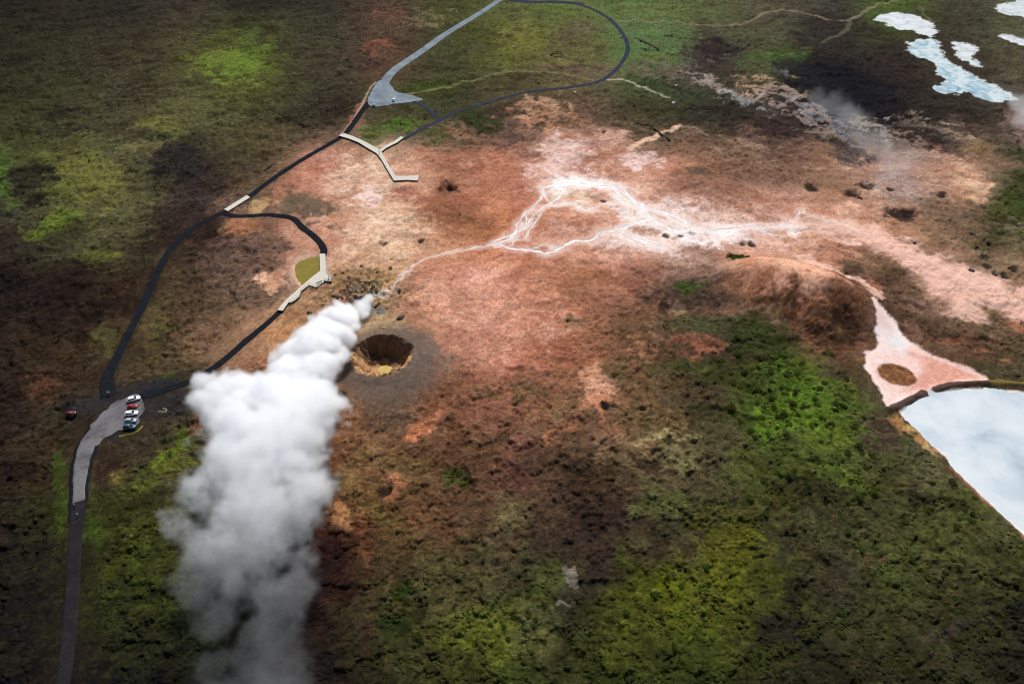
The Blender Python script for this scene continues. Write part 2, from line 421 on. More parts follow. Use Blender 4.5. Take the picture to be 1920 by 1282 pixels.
# (px, py, half width px, half height px, turn, colour, strength, edge softness, ragged px)
PATCH = [
    (430, 118, 70, 26, 0.1, '5f7a2c', .75, .6, 14), (560, 60, 70, 50, 0, '3c3a28', .6, .6, 10), (300, 235, 45, 22, .2, '5c5e26', .7, .6, 12),
    (270, 275, 45, 12, -.15, '6a6234', .7, .5, 12), (150, 340, 80, 60, .2, '5a5f2c', .7, .7, 16), (185, 320, 40, 25, 0, '646a30', .6, .6, 12),
    (100, 415, 60, 18, -.3, '4e6422', .8, .5, 10), (190, 480, 45, 16, 0, '4c5626', .8, .6, 10), (10, 330, 14, 60, 0, '3f5a24', .8, .6, 6),
    (60, 340, 45, 36, 0, '221d1a', .8, .5, 12), (110, 210, 60, 12, -.15, '25201e', .7, .6, 10), (120, 245, 50, 10, -.15, '2a2524', .7, .6, 10),
    (330, 300, 62, 42, 0, '242022', .85, .5, 14), (360, 370, 70, 40, -.3, '3b2f2e', .7, .6, 16), (330, 440, 80, 50, -.3, '2e211b', .7, .6, 16),
    (110, 560, 100, 60, 0, '1f1815', .7, .7, 16), (150, 700, 60, 50, 0, '3a2818', .5, .7, 12), (70, 720, 40, 30, 0, '5a3620', .5, .6, 12), (200, 640, 26, 36, -.4, '4a4a20', .7, .6, 10),
    (290, 600, 30, 50, .4, '524c24', .7, .6, 10), (460, 425, 34, 16, .1, 'a8704c', .7, .6, 10), (420, 480, 70, 40, -.2, '503c34', .6, .7, 14), (340, 540, 60, 40, .2, '4b3c28', .6, .7, 12),
    (480, 460, 60, 26, -.2, '5a4438', .7, .6, 14), (512, 520, 32, 15, -.2, 'd0a080', .85, .5, 6), (580, 505, 44, 38, 0, 'b89480', .8, .4, 5),
    (400, 620, 70, 30, -.4, '7a5a40', .6, .6, 16), (300, 680, 60, 30, -.3, '4a3c24', .6, .7, 12), (560, 600, 60, 40, -.5, 'a88058', .6, .7, 14), (530, 690, 40, 26, 0, '7a3c24', .6, .6, 10),
    (580, 388, 62, 26, .25, '5e5240', .85, .5, 8), (490, 385, 34, 14, -.4, 'c0a070', .6, .6, 8), (660, 330, 70, 40, 0, 'd2b098', .55, .7, 16), (690, 362, 22, 16, 0, 'e0c4bc', .7, .6, 8),
    (560, 330, 60, 22, -.5, 'b87a60', .5, .7, 12), (720, 430, 70, 30, 0, 'd4b496', .6, .7, 16), (800, 300, 60, 30, 0, 'b07a60', .5, .7, 14), (620, 300, 40, 20, 0, 'b88070', .5, .7, 10),
    (840, 352, 22, 17, .2, '5a3020', .9, .4, 4), (766, 362, 30, 14, 0, '985a48', .7, .6, 6), (845, 392, 66, 30, .1, '8a5038', .75, .6, 10), (890, 425, 60, 26, 0, '8a5636', .5, .7, 14),
    (1060, 280, 60, 36, -.4, 'd4b4a8', .8, .5, 10), (1045, 315, 50, 24, 0, 'd0aca0', .7, .6, 10), (1200, 300, 46, 18, .1, 'dcbeb6', .8, .5, 10), (1130, 300, 40, 26, -.4, 'a06a50', .6, .5, 10),
    (1160, 256, 60, 14, 0, 'c89a88', .6, .6, 12), (1210, 255, 34, 12, 0, '4c3c2a', .85, .5, 5), (1300, 330, 36, 16, 0, '4f4030', .85, .5, 6), (1350, 360, 80, 24, .1, '8e6250', .7, .6, 12),
    (1260, 330, 40, 26, 0, 'b07a62', .5, .6, 10), (1390, 280, 60, 14, .15, '9a8068', .55, .5, 22), (1420, 300, 50, 10, .15, '8a6a58', .6, .6, 16),
    (1020, 225, 52, 26, .2, 'b08062', .8, .7, 26), (1080, 240, 40, 20, .2, '9a6a4c', .7, .7, 24), (1020, 190, 46, 10, -.1, 'b89070', .7, .6, 12), (950, 240, 50, 30, 0, '5a443c', .8, .6, 12),
    (900, 225, 40, 24, 0, '2e3a1c', .9, .5, 8), (860, 245, 40, 10, .4, 'a07058', .6, .6, 12), (820, 255, 24, 14, 0, '4a5026', .8, .6, 8), (740, 235, 60, 14, -.15, '3c5a22', .8, .6, 8), (700, 255, 24, 22, 0, '465a24', .7, .6, 6),
    (720, 210, 40, 14, 0, '46402c', .8, .6, 8), (640, 200, 40, 40, 0, '33291f', .7, .6, 10), (670, 215, 10, 36, .55, '9a5a48', .7, .5, 4),
    (707, 88, 26, 14, 0, '7a4632', .9, .5, 5), (735, 25, 40, 14, .2, '6a4034', .6, .6, 10), (800, 30, 44, 10, -.1, '7a6c48', .55, .6, 14), (470, 260, 60, 30, 0, '4b4424', .6, .6, 10), (560, 120, 60, 50, 0, '403a24', .6, .7, 10),
    (985, 70, 40, 30, 0, '646a2e', .7, .6, 14), (1065, 95, 60, 30, 0, '57562a', .7, .7, 14), (1050, 115, 26, 12, 0, '6a7030', .6, .6, 8), (1080, 55, 40, 18, -.3, '5a463a', .6, .7, 10), (1080, 130, 90, 14, .05, '60483e', .7, .6, 12),
    (850, 100, 60, 30, 0, '3e4228', .7, .7, 12), (800, 165, 70, 16, -.1, '35461e', .7, .6, 8), (960, 150, 70, 16, -.1, '433a22', .7, .6, 8), (1240, 60, 70, 40, .1, '506840', .7, .7, 10), (1230, 20, 70, 16, 0, '566838', .7, .6, 8),
    (1230, 105, 40, 10, 0, '58622e', .6, .6, 8), (1340, 90, 40, 26, 0, '30262a', .85, .5, 10), (1250, 130, 90, 12, .12, '6e5a50', .65, .6, 18), (1330, 150, 40, 10, .5, '9a8c80', .8, .5, 10), (1370, 175, 30, 8, .5, 'a0a49c', .8, .5, 8),
    (1260, 170, 80, 20, .2, '34402a', .8, .6, 8), (1230, 200, 60, 20, 0, '3e3c22', .7, .6, 8), (1360, 215, 60, 30, .2, '2c2a22', .7, .6, 10), (1470, 105, 60, 20, 0, '3f5a2c', .8, .6, 8), (1450, 70, 40, 20, 0, '4c4a34', .6, .6, 10),
    (1590, 165, 120, 52, .35, '14141a', .95, .45, 12), (1560, 60, 70, 40, 0, '2e2824', .7, .6, 10), (1440, 165, 60, 16, .25, 'b08868', .8, .5, 20), (1510, 200, 80, 14, .5, 'a08878', .75, .5, 20), (1470, 180, 60, 14, .4, '6a707a', .6, .6, 18),  # the large black patch paints a cloud shadow into the ground
    (1560, 215, 60, 14, .55, '707880', .6, .5, 18), (1400, 185, 40, 8, .4, '8c9498', .8, .5, 10), (1560, 250, 34, 8, .25, '8a7a6c', .8, .4, 12), (1470, 240, 60, 18, 0, '34282a', .7, .6, 10), (1600, 290, 40, 20, .3, '3a3a44', .75, .5, 12),
    (1640, 225, 50, 10, .5, 'a0907e', .75, .4, 16), (1700, 260, 44, 9, .6, '94806e', .75, .4, 16), (1745, 235, 60, 9, .4, 'a08c78', .8, .4, 14), (1800, 255, 40, 8, .5, '9a8470', .75, .4, 12), (1720, 240, 50, 26, .4, '221c1e', .7, .6, 10), (1780, 265, 40, 20, .3, '1c1a1c', .75, .6, 8),
    (1470, 130, 16, 4, .5, '9a9a9c', .8, .5, 4), (1600, 310, 60, 12, .1, 'b08a74', .6, .6, 12), (1690, 345, 60, 28, .2, 'a08c84', .65, .6, 16), (1820, 345, 40, 34, .7, 'c09a7c', .9, .4, 5), (1780, 330, 60, 14, .1, 'a8846a', .7, .6, 10), (1840, 280, 36, 16, .3, '7a6038', .7, .6, 10),
    (1780, 400, 90, 26, .3, '6b5440', .7, .6, 12), (1890, 400, 40, 60, .3, '35421e', .8, .6, 10), (1860, 450, 20, 60, .5, '4a4226', .7, .6, 8), (1900, 420, 20, 20, 0, '8a7a5c', .4, .6, 14), (1920, 230, 30, 40, 0, '8a6c62', .7, .5, 8),
    (1480, 380, 110, 22, .1, 'a87860', .6, .6, 14), (1550, 425, 90, 16, .12, 'c8a898', .8, .5, 10), (1560, 425, 30, 7, .2, '98a0a0', .8, .5, 5), (1640, 445, 60, 14, .3, 'd0aa98', .7, .5, 8), (1440, 430, 80, 26, 0, 'c8a494', .7, .7, 10),
    (1610, 390, 50, 16, .3, 'c89a80', .7, .6, 8), (1500, 480, 80, 24, .3, 'b08870', .6, .7, 14), (1600, 470, 60, 16, .2, '8a5e44', .7, .6, 12), (1650, 500, 60, 24, .4, '5e4630', .8, .6, 12), (1690, 540, 50, 26, .4, '503a28', .8, .6, 10), (1640, 540, 26, 16, .2, 'a06a50', .7, .6, 8),
    (1600, 520, 24, 34, -.7, '3f2c24', .85, .5, 8), (1660, 590, 34, 20, .6, '4a3426', .85, .5, 8), (1730, 610, 70, 26, .4, '4a3626', .85, .6, 10), (1840, 600, 70, 34, .2, '4a3e26', .8, .6, 12), (1905, 610, 26, 14, 0, 'a0684c', .8, .5, 8), (1880, 570, 30, 18, 0, '6a5632', .7, .6, 8),
    (1785, 635, 22, 9, 0, '8a4e34', .6, .5, 10), (1840, 655, 14, 5, 0, 'a86a4c', .7, .5, 6), (1888, 678, 12, 10, 0, 'b07a58', .7, .5, 5), (1860, 690, 60, 20, 0, '44402a', .7, .6, 8),
    (1480, 545, 100, 34, .35, 'b88064', .8, .5, 10), (1420, 520, 50, 20, .2, 'c08a6c', .7, .5, 10), (1580, 590, 46, 34, .6, '6a4028', .85, .5, 8), (1520, 600, 40, 20, .5, '945c3c', .7, .5, 12), (1580, 620, 50, 20, 0, '3c2a1e', .8, .5, 8),  # rust hill: sunlit top and shaded flank put into the colour
    (1460, 575, 60, 12, .4, '5a3420', .7, .6, 14), (1384, 487, 24, 9, .1, '24340f', .95, .35, 4), (1290, 535, 34, 12, 0, '3a4a20', .85, .5, 6), (1280, 545, 80, 30, 0, '4a3830', .75, .6, 12), (1275, 565, 18, 6, 0, 'b09878', .8, .5, 5),
    (1180, 610, 60, 26, 0, '6c4c34', .5, .7, 12), (1080, 600, 30, 9, 0, '5a5228', .7, .6, 8), (1220, 640, 26, 22, .1, 'b07c58', .5, .5, 20), (1290, 645, 60, 18, 0, '744430', .8, .5, 8), (1310, 652, 26, 7, 0, 'a86850', .7, .5, 6),
    (1400, 640, 50, 60, .1, '303c1e', .8, .7, 12), (1310, 600, 80, 20, 0, '3e3e24', .75, .6, 10), (1430, 600, 40, 24, .3, '2e381c', .8, .6, 10), (1300, 690, 90, 22, 0, '38421e', .75, .6, 10), (1300, 740, 80, 24, .15, '4a3c2a', .6, .6, 14),
    (1510, 740, 90, 80, .3, '44601a', .75, .8, 16), (1470, 780, 50, 40, .3, '4a6a18', .6, .7, 14), (1560, 820, 60, 50, .5, '48581e', .6, .7, 14), (1600, 700, 50, 20, 0, '46381f', .7, .6, 10), (1560, 690, 30, 30, 0, '44382a', .6, .6, 10), (1650, 810, 44, 34, .4, '463728', .85, .5, 10),
    (1700, 800, 40, 10, .65, 'a07448', .85, .5, 8), (1755, 845, 34, 9, .7, 'a8845a', .8, .5, 8), (1710, 805, 14, 6, .5, 'b8a060', .8, .5, 4), (1600, 900, 60, 24, .2, '46601c', .5, .7, 14), (1790, 880, 46, 14, .75, '4a3c22', .8, .5, 6),
    (1120, 715, 26, 46, -.2, 'c08c6e', .85, .5, 10), (1130, 750, 30, 16, 0, 'a86e50', .6, .6, 12), (1050, 805, 36, 12, -.2, 'a86a48', .6, .5, 20), (790, 800, 40, 16, -.3, 'b0704e', .85, .5, 10), (820, 780, 30, 18, -.3, '9a5c3e', .6, .6, 10), (740, 890, 24, 16, -.4, 'b07656', .85, .5, 8),
    (737, 912, 14, 26, .1, '9c6038', .6, .5, 8), (660, 880, 30, 40, 0, '6a5428', .7, .6, 12), (700, 960, 30, 30, 0, '5a4a1e', .7, .7, 10), (640, 960, 18, 30, -.3, 'b07a4c', .6, .5, 8), (852, 886, 20, 18, .5, '304216', .75, .7, 9), (878, 890, 5, 26, -.4, '241c16', .8, .5, 3),
    (620, 1050, 40, 60, 0, '2a1512', .85, .6, 10), (680, 1010, 20, 60, -.1, '6a3a20', .6, .6, 10), (780, 960, 50, 40, 0, '5c3a22', .6, .7, 12), (960, 960, 60, 40, 0, '5a5430', .6, .7, 16), (1080, 1000, 100, 60, 0, '34261f', .75, .7, 18),  # first patch is the plume's cast shadow, painted on the ground
    (1240, 820, 50, 14, -.1, '9a8a5c', .8, .5, 14), (1260, 860, 40, 30, -.2, '7a7246', .7, .6, 14), (1180, 830, 40, 20, .2, '8a6a4a', .6, .6, 14), (1220, 870, 60, 14, .4, '33241c', .85, .5, 8), (1250, 830, 26, 10, 0, '2e2a1a', .7, .6, 6), (1290, 870, 20, 10, 0, '6c6a40', .6, .5, 10),
    (1120, 900, 60, 40, 0, '42301f', .7, .6, 14), (1240, 930, 50, 30, .3, '48502a', .7, .7, 14), (1360, 1010, 70, 80, 0, '4a5012', .7, .8, 22), (1240, 1110, 60, 40, 0, '4c560e', .7, .7, 20), (1330, 1130, 70, 60, 0, '485014', .6, .7, 20), (1070, 1080, 26, 14, .6, '6e6660', .75, .5, 10), (1060, 1130, 16, 10, -.6, '665e56', .6, .5, 8),
    (1470, 1020, 40, 40, 0, '2c241e', .6, .7, 16), (1450, 1180, 60, 26, -.4, '241f1a', .75, .6, 14), (1480, 1110, 34, 34, 0, '272019', .7, .6, 14), (820, 1120, 60, 40, 0, '50502a', .6, .8, 16), (900, 1180, 70, 50, 0, '4a5418', .6, .8, 18), (1000, 1180, 50, 50, 0, '525430', .5, .8, 16), (1040, 1080, 30, 50, .2, '3c5026', .45, .9, 18),
    (740, 1170, 30, 20, 0, '1d3314', .7, .7, 8), (760, 1100, 12, 20, .3, '24401a', .8, .6, 6), (700, 1160, 20, 40, 0, '3f2a1a', .6, .7, 10), (1780, 1180, 50, 10, -.4, '443a34', .7, .5, 8), (1640, 1050, 14, 20, .2, '50301f', .6, .6, 8), (1920, 1150, 30, 30, .5, '1a1a18', .7, .6, 8),
    (1550, 920, 70, 16, .2, '2e2a1a', .6, .6, 14), (1740, 930, 60, 10, .2, '23261a', .7, .6, 10), (1530, 960, 60, 12, .25, '2c2219', .6, .6, 10),
    (330, 830, 90, 12, -.65, '46581c', .8, .6, 8), (290, 880, 60, 24, -.4, '4a5420', .7, .7, 12), (220, 890, 18, 14, 0, '665a1c', .7, .6, 8), (370, 790, 14, 22, .3, '6a3a28', .7, .6, 6), (195, 870, 24, 50, 0, '2f221b', .8, .6, 8), (110, 880, 14, 60, 0, '33461a', .8, .6, 6), (120, 960, 18, 60, 0, '34421a', .7, .6, 8),
    (240, 1000, 60, 50, 0, '3f4a18', .6, .8, 14), (270, 1080, 70, 60, 0, '364014', .6, .8, 14), (180, 1000, 20, 40, 0, '34481a', .6, .6, 8), (160, 760, 60, 20, 0, '302c2a', .85, .5, 4), (315, 760, 60, 32, -.3, '2f2a2a', .9, .45, 5), (270, 722, 90, 14, -.3, '2a2828', .8, .5, 5), (130, 765, 22, 16, 0, '191817', .95, .5, 3), (225, 808, 40, 14, -.3, '262426', .85, .5, 4),
    (320, 705, 18, 8, -.2, '3d521c', .8, .5, 5), (560, 560, 60, 20, -.6, 'a88460', .6, .6, 10), (690, 530, 60, 26, 0, 'a88a5c', .7, .6, 14), (670, 555, 30, 14, 0, '6a7468', .8, .5, 12), (705, 575, 24, 20, 0, '5c6660', .7, .5, 12), (700, 520, 24, 8, 0, '544a40', .6, .5, 14), (730, 605, 40, 16, -.3, 'b09068', .6, .6, 10), (640, 520, 40, 14, .2, 'a07850', .5, .6, 12),
    (650, 660, 16, 36, .2, '3a3430', .7, .6, 6), (960, 560, 140, 70, 0, 'c08a72', .55, .8, 16), (900, 520, 60, 26, 0, 'c48c78', .6, .7, 12), (1000, 620, 80, 30, 0, 'b07a62', .5, .7, 14), (1060, 520, 70, 40, 0, '94603f', .5, .7, 14), (900, 640, 70, 40, 0, 'b07c66', .6, .7, 14), (930, 720, 60, 30, 0, '8e5a42', .5, .7, 14),  # first patch paints the plume's shadow beside its right edge
    (840, 680, 24, 20, 0, '7a6458', .6, .6, 8),
    (1300, 560, 100, 22, .05, '43342a', .7, .6, 12), (1310, 605, 80, 20, .1, '3c4024', .7, .6, 10), (1240, 610, 30, 40, 0, '4a3a28', .6, .6, 12), (1275, 575, 20, 6, 0, 'a08a68', .6, .5, 5),
    (980, 730, 50, 26, .2, '504826', .6, .7, 20), (1050, 755, 40, 22, 0, '54482a', .6, .7, 20), (760, 870, 60, 22, 0, '5e4e28', .6, .7, 16), (880, 760, 50, 20, .2, '7a4a32', .6, .7, 18), (960, 800, 50, 18, 0, '4a3a26', .55, .7, 16),
    (1160, 690, 26, 30, 0, '5a4a2a', .6, .6, 12), (900, 830, 60, 24, 0, '523a26', .6, .7, 16), (690, 850, 40, 26, 0, '70562e', .6, .7, 12), (1000, 860, 60, 26, 0, '4c3628', .6, .7, 14),
    (1470, 532, 84, 24, .3, 'd2a084', .85, .5, 8), (1480, 590, 70, 10, .4, '4a2c1c', .75, .6, 12), (1560, 610, 40, 16, .2, '38241a', .75, .6, 8),  # hill's lit crown and shaded underside painted as ground colour
    (1420, 428, 90, 12, 0, 'd4c4be', .7, .6, 6), (1300, 400, 70, 14, .45, 'd8c8c0', .6, .6, 8), (1250, 445, 60, 12, .1, 'e0d2ca', .7, .6, 6), (1180, 385, 40, 14, .6, 'd4c0b6', .6, .6, 6),
    (1040, 440, 60, 20, -.3, 'c89c88', .5, .6, 10), (960, 445, 40, 14, -.4, 'c8a090', .5, .6, 6), (980, 600, 70, 40, 0, 'c09078', .5, .8, 14), (860, 560, 60, 40, 0, 'c4957c', .5, .8, 14), (1100, 540, 60, 30, 0, '8c5c42', .5, .7, 14),
    (1085, 395, 60, 22, 0, 'b88268', .6, .6, 8), (1080, 365, 50, 10, 0, 'b8a488', .7, .6, 5), (1190, 400, 64, 22, .5, 'dcc8be', .8, .6, 6), (1210, 450, 80, 20, .1, 'dcc4ba', .75, .6, 6), (1215, 430, 50, 8, .1, '9a6a50', .7, .5, 5), (1330, 438, 90, 18, 0, 'dccac4', .85, .6, 6), (1090, 420, 40, 14, 0, '8e5a42', .5, .6, 10), (1080, 343, 70, 16, 0, 'e4d8d2', .8, .5, 5), (1260, 405, 60, 16, .4, 'dccac2', .6, .6, 6),
]


LATE = [
    (1384, 488, 23, 10, .1, '24330f', .95, .4, 3), (1292, 536, 30, 9, 0, '36461c', .8, .6, 5),
    (318, 762, 52, 26, -.3, '2b2726', .8, .5, 4), (285, 724, 70, 9, -.28, '242426', .8, .5, 3), (130, 766, 17, 12, 0, '171615', .95, .5, 2), (225, 812, 34, 8, -.3, '252425', .85, .5, 3),
    (165, 758, 40, 12, -.1, '2c2928', .85, .5, 3), (205, 748, 30, 9, 0, '262526', .9, .5, 3), (1585, 160, 105, 42, .35, '17171b', .8, .5, 9), (1500, 130, 60, 20, .3, '1e1c1e', .7, .6, 8),  # last two patches deepen the painted cloud shadow at upper right
    (1640, 245, 30, 12, .5, '1f1d20', .6, .5, 10), (1740, 262, 50, 14, .45, '211b1a', .65, .5, 10), (1560, 262, 60, 10, .3, '241f20', .6, .5, 8), (650, 655, 12, 30, .2, '3a332f', .7, .6, 4), (664, 620, 14, 22, .3, '46403a', .6, .6, 4),  # last two patches: plume shadow strip painted right of the steam
]


def fb(X, Y, scale, octv=4, seed=0, gain=.5, ridged=False):
    return 2.0 * fbm(X, Y, scale, octv, seed, gain, ridged)


def ground_colour(X, Y):
    U, V = to_px(X, Y)
    ppm = F_PX / (Y * CP + CAM_H * SP)                 # pixels per metre
    w1, w2 = fb(X, Y, 30, 6, 51, .6), fb(X, Y, 30, 6, 57, .6)
    Uw = np.clip(U + 11.0 * ppm * w1, 0, 1919.9)
    Vw = np.clip(V + 8.0 * ppm * w2, 0, 1281.9)
    gx = Uw / 120.0
    ix = np.minimum(gx.astype(int), 15)
    fx = (gx - ix)[:, None]
    gy = np.interp(Vw, GY, np.arange(13))
    iy = np.minimum(gy.astype(int), 11)
    fy = (gy - iy)[:, None]
    fx = fx * fx * (3 - 2 * fx)
    fy = fy * fy * (3 - 2 * fy)
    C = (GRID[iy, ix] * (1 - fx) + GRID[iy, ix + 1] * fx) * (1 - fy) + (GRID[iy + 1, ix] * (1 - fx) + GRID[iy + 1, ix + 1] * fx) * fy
    e1, e2 = fb(X, Y, 11, 6, 61, .68), fb(X, Y, 11, 6, 67, .68)
    for px, py, a, b, rot, col, st, soft, rag in PATCH:
        rr = max(a, b) * 1.7 + rag * 3
        m = np.where((np.abs(U - px) < rr) & (np.abs(V - py) < rr))[0]
        if m.size == 0:
            continue
        u = U[m] + rag * 3.0 * e1[m] - px
        v = V[m] + rag * 2.0 * e2[m] - py
        c_, s_ = math.cos(rot), math.sin(rot)
        q = np.sqrt(((u * c_ + v * s_) / a) ** 2 + ((-u * s_ + v * c_) / b) ** 2)
        q = q + (.2 + .5 * soft) * e2[m]
        k = (st * sstep(1.0 + soft * .45, 1.0 - soft * .8, q))[:, None]
        C[m] = C[m] * (1 - k) + lin(col) * k
    # ---- natural variety: plant cover over bare peat; rust and bleached crust over clay
    gr = C.mean(1, keepdims=True)
    g0 = sstep(.95, 1.2, C[:, 1] / (C[:, 0] + 1e-5))[:, None]
    C = (C * (1 - .04 * g0) + gr * .04 * g0) * (1 + g0 * np.array([.06, -.04, -.10]))              # plants are less vivid than they look from afar
    dk = sstep(.22, .08, C.mean(1))[:, None] * (1 - g0) * .22
    C = C * (1 - dk) + C.mean(1, keepdims=True) * np.array([1.12, .97, .80]) * dk
    lum = C.mean(1)
    p = (sstep(.07, .22, lum))[:, None] * (1 - g0)
    n_a = fb(X, Y, 16, 6, 71, .66)
    n_b = fb(X, Y, 6, 5, 73, .68)
    n_c = fb(X, Y, 2.4, 3, 75, .7)
    n_d = fb(X, Y, 1.0, 2, 77, .7)
    n_e = fb(X, Y, 40, 4, 79, .6)
    veg = 1 - p
    # bare dark ground showing between the plants, with a crisp ragged edge
    k = (.22 * sstep(.02, .34, n_a + .45 * n_e + .30 * n_c) + .34 * sstep(.17, .25, n_a + .4 * n_e + .42 * n_c + .2 * n_d))[:, None] * veg
    dark = .42 * C + np.array([.016, .010, .006]) * np.clip(lum / .045, .3, 1.8)[:, None]
    C = C * (1 - k) + dark * k
    al, be = .94 * X + .34 * Y, -.34 * X + .94 * Y
    k = sstep(.22, .50, fb(al / 2.6, be, 11, 5, 181, .6))[:, None] * veg * .42 * sstep(-20, -90, X)[:, None]
    C = C * (1 - k * np.array([.60, .64, .58]))
    k = (.3 * sstep(.12, .42, -n_b + .3 * n_c) + .4 * sstep(.30, .38, -n_b + .45 * n_c + .2 * n_d - .3 * n_e))[:, None] * veg
    C = C * (1 + k * np.array([.46, .40, .24]))
    k = sstep(.15, .5, n_b)[:, None] * veg * .45
    C = C * (1 - k * np.array([.42, .38, .36]))
    # clay: rusty hollows and pale crust
    k = (.30 * sstep(.02, .40, n_b + .5 * n_c + .3 * n_a) + .48 * sstep(.22, .30, n_a + .5 * n_b + .35 * n_c + .2 * n_d))[:, None] * p
    C = C * (1 - k * np.array([.24, .33, .37]))
    k = (.25 * sstep(.10, .5, -n_a - .4 * n_c) + .42 * sstep(.26, .34, -n_a + .5 * n_b - .35 * n_c + .25 * n_e))[:, None] * p
    C = C * (1 + k * np.array([.14, .27, .31]))
    k = sstep(.45, .75, n_c + .4 * n_b)[:, None] * p * .45
    C = C * (1 - k * np.array([.55, .60, .60]))
    pv = lum / .10
    C = C * np.clip((lum / .060) ** .24, .84, 1.14)[:, None] * (1 + .10 * veg) * (1 - .06 * p)
    cs = .03 * p
    C = C * (1 - cs) + C.mean(1, keepdims=True) * cs * np.array([1.04, .98, .96])
    rg = fb(X, Y, 21, 5, 171, .62, True) * .5
    rg2 = fb(X, Y, 8, 4, 175, .62, True) * .5
    nearrill = np.ones(X.shape)
    for L, w in _streams:
        nearrill = np.minimum(nearrill, .1 + sstep(w, w + 6, d_line(X, Y, L, 9)))
    nearrill = np.minimum(nearrill, 1)
    k = nearrill[:, None] * np.maximum(sstep(.42, .60, rg), .7 * sstep(.46, .62, rg2))[:, None] * (.62 * p + .5 * veg) * sstep(-.6, .5, n_e)[:, None]
    C = C * (1 - k * np.array([.50, .56, .58]))
    lg = C.mean(1)
    C = C * (1 - veg[:, 0] * (1 - np.clip(.075 / (lg + 1e-4), .3, 1) ** .55))[:, None]
    pale = sstep(.26, .50, lum)
    val = np.exp((1 - .75 * pale) * (.20 * n_b + (.34 * veg[:, 0] + .24 * p[:, 0]) * n_c + .26 * n_d + .16 * n_e))
    C = C * val[:, None]
    # dark lava stones and holes in the plant cover
    k = (sstep(.50, .85, fb(X, Y, 3.0, 3, 81)) * sstep(-.3, .5, fb(X, Y, 34, 3, 83)) * .7)[:, None]
    C = C * (1 - k * (1 - .6 * p))
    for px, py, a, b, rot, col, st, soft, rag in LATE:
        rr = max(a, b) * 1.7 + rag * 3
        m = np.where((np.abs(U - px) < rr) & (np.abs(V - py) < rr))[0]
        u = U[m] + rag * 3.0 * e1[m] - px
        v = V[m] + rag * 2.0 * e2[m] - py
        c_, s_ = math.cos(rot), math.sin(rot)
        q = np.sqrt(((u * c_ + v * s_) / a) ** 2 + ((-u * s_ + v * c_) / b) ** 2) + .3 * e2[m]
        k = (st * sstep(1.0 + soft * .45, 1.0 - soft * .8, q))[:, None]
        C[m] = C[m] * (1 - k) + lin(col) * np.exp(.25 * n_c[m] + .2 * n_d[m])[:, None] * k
    c = at(672, 548)
    q = np.exp(-(((X - c.x) / 20) ** 2 + ((Y - c.y) / 15) ** 2))
    k = (q * sstep(.30, .62, .5 * fb(X, Y, 6.5, 4, 41, .6, True)) * .85)[:, None]  # crevice shade painted into the vent rock colour
    C = C * (1 - k) + lin('3a2f26') * k
    # ---- ash round the crater
    r = np.hypot(X - CRATER.x, Y - CRATER.y)
    rw = r + 4.5 * fbm(X, Y, 7, 4, 91) - 3.0 * (X - CRATER.x) / (r + 3) + 1.5 * (Y - CRATER.y) / (r + 3)
    k = (sstep(25, 15, rw) * .92)[:, None]
    ash = lin('5a4d44') * (1 + .10 * n_c)[:, None] * (1 + .25 * sstep(.2, -.6, n_a))[:, None]
    C = C * (1 - k) + ash * k
    k = (sstep(12.3, 11.0, r))[:, None]
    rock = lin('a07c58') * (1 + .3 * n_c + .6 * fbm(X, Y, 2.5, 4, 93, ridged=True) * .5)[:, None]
    dark = sstep(-1, 5, (Y - CRATER.y) + 2.0 * n_b)[:, None]  # far wall toned darker, its shade partly put into the rock colour
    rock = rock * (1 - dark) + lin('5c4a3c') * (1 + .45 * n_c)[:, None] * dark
    C = C * (1 - k) + rock * k
    # ---- pits
    for px, py, rr_, dep in PITS:
        c = at(px, py)
        q = np.hypot(X - c.x, (Y - c.y)) / rr_
        m = np.where(q < 2.5)[0]
        k = (.9 * sstep(1.4, .7, q[m] + .75 * e1[m] + .3 * n_c[m]))[:, None]
        C[m] = C[m] * (1 - k) + lin('241d19') * k
    # ---- silica and clay flats
    d = d_poly(X, Y, _pools['pink'], 12) + 2.2 * e1
    k = (sstep(.8, -.6, d))[:, None]
    tone = sstep(-.3, .4, fbm(X, Y, 18, 3, 95) + .02 * (U - 1720))[:, None]
    flat = lin('d8b8ae') * (1 - tone) + lin('c6907e') * tone
    flat = flat * (1 + .05 * n_c)[:, None]
    q = np.hypot(U - 1680, V - 640)
    kk = (sstep(34, 8, q + 30 * e1) * .8)[:, None]
    flat = flat * (1 - kk) + lin('cfd2d2') * kk
    rim = (sstep(-4.0, -1.0, d) * .45)[:, None]
    flat = flat * (1 - rim) + lin('e6d4cc') * rim
    C = C * (1 - k) + flat * k
    du, dv = U - 1685, V - 702
    q = np.sqrt(((du * .96 + dv * .28) / 38) ** 2 + ((-du * .28 + dv * .96) / 19) ** 2) + .16 * e1
    k = (sstep(1.06, .88, q))[:, None]
    isl = lin('7a5236') * (1 + .6 * n_c)[:, None] * (1 - .3 * sstep(2, -8, dv))[:, None]
    C = C * (1 - k) + isl * k
    for L in ([(1640, 560), (1610, 540), (1560, 515), (1500, 480), (1440, 452)], [(1560, 425), (1640, 445), (1700, 470), (1760, 505), (1830, 545), (1900, 570), (1990, 600)],
              [(1640, 440), (1720, 490), (1770, 530), (1800, 560), (1815, 580)], [(1720, 490), (1790, 505), (1850, 530), (1930, 560)]):
        Lg = ground_line(L)
        dd = d_line(X, Y, Lg, 40) + 7 * e1
        wd = 8.0 if L[0][0] != 1640 or L[0][1] == 440 else 3.0
        k = (.85 * sstep(wd * 1.6, wd * .4, dd))[:, None]
        streak = .16 * perlin(dd * .9, (X + Y) * .03, 5)
        C = C * (1 - k) + lin('cfa694') * (1 + .12 * n_b + streak)[:, None] * k
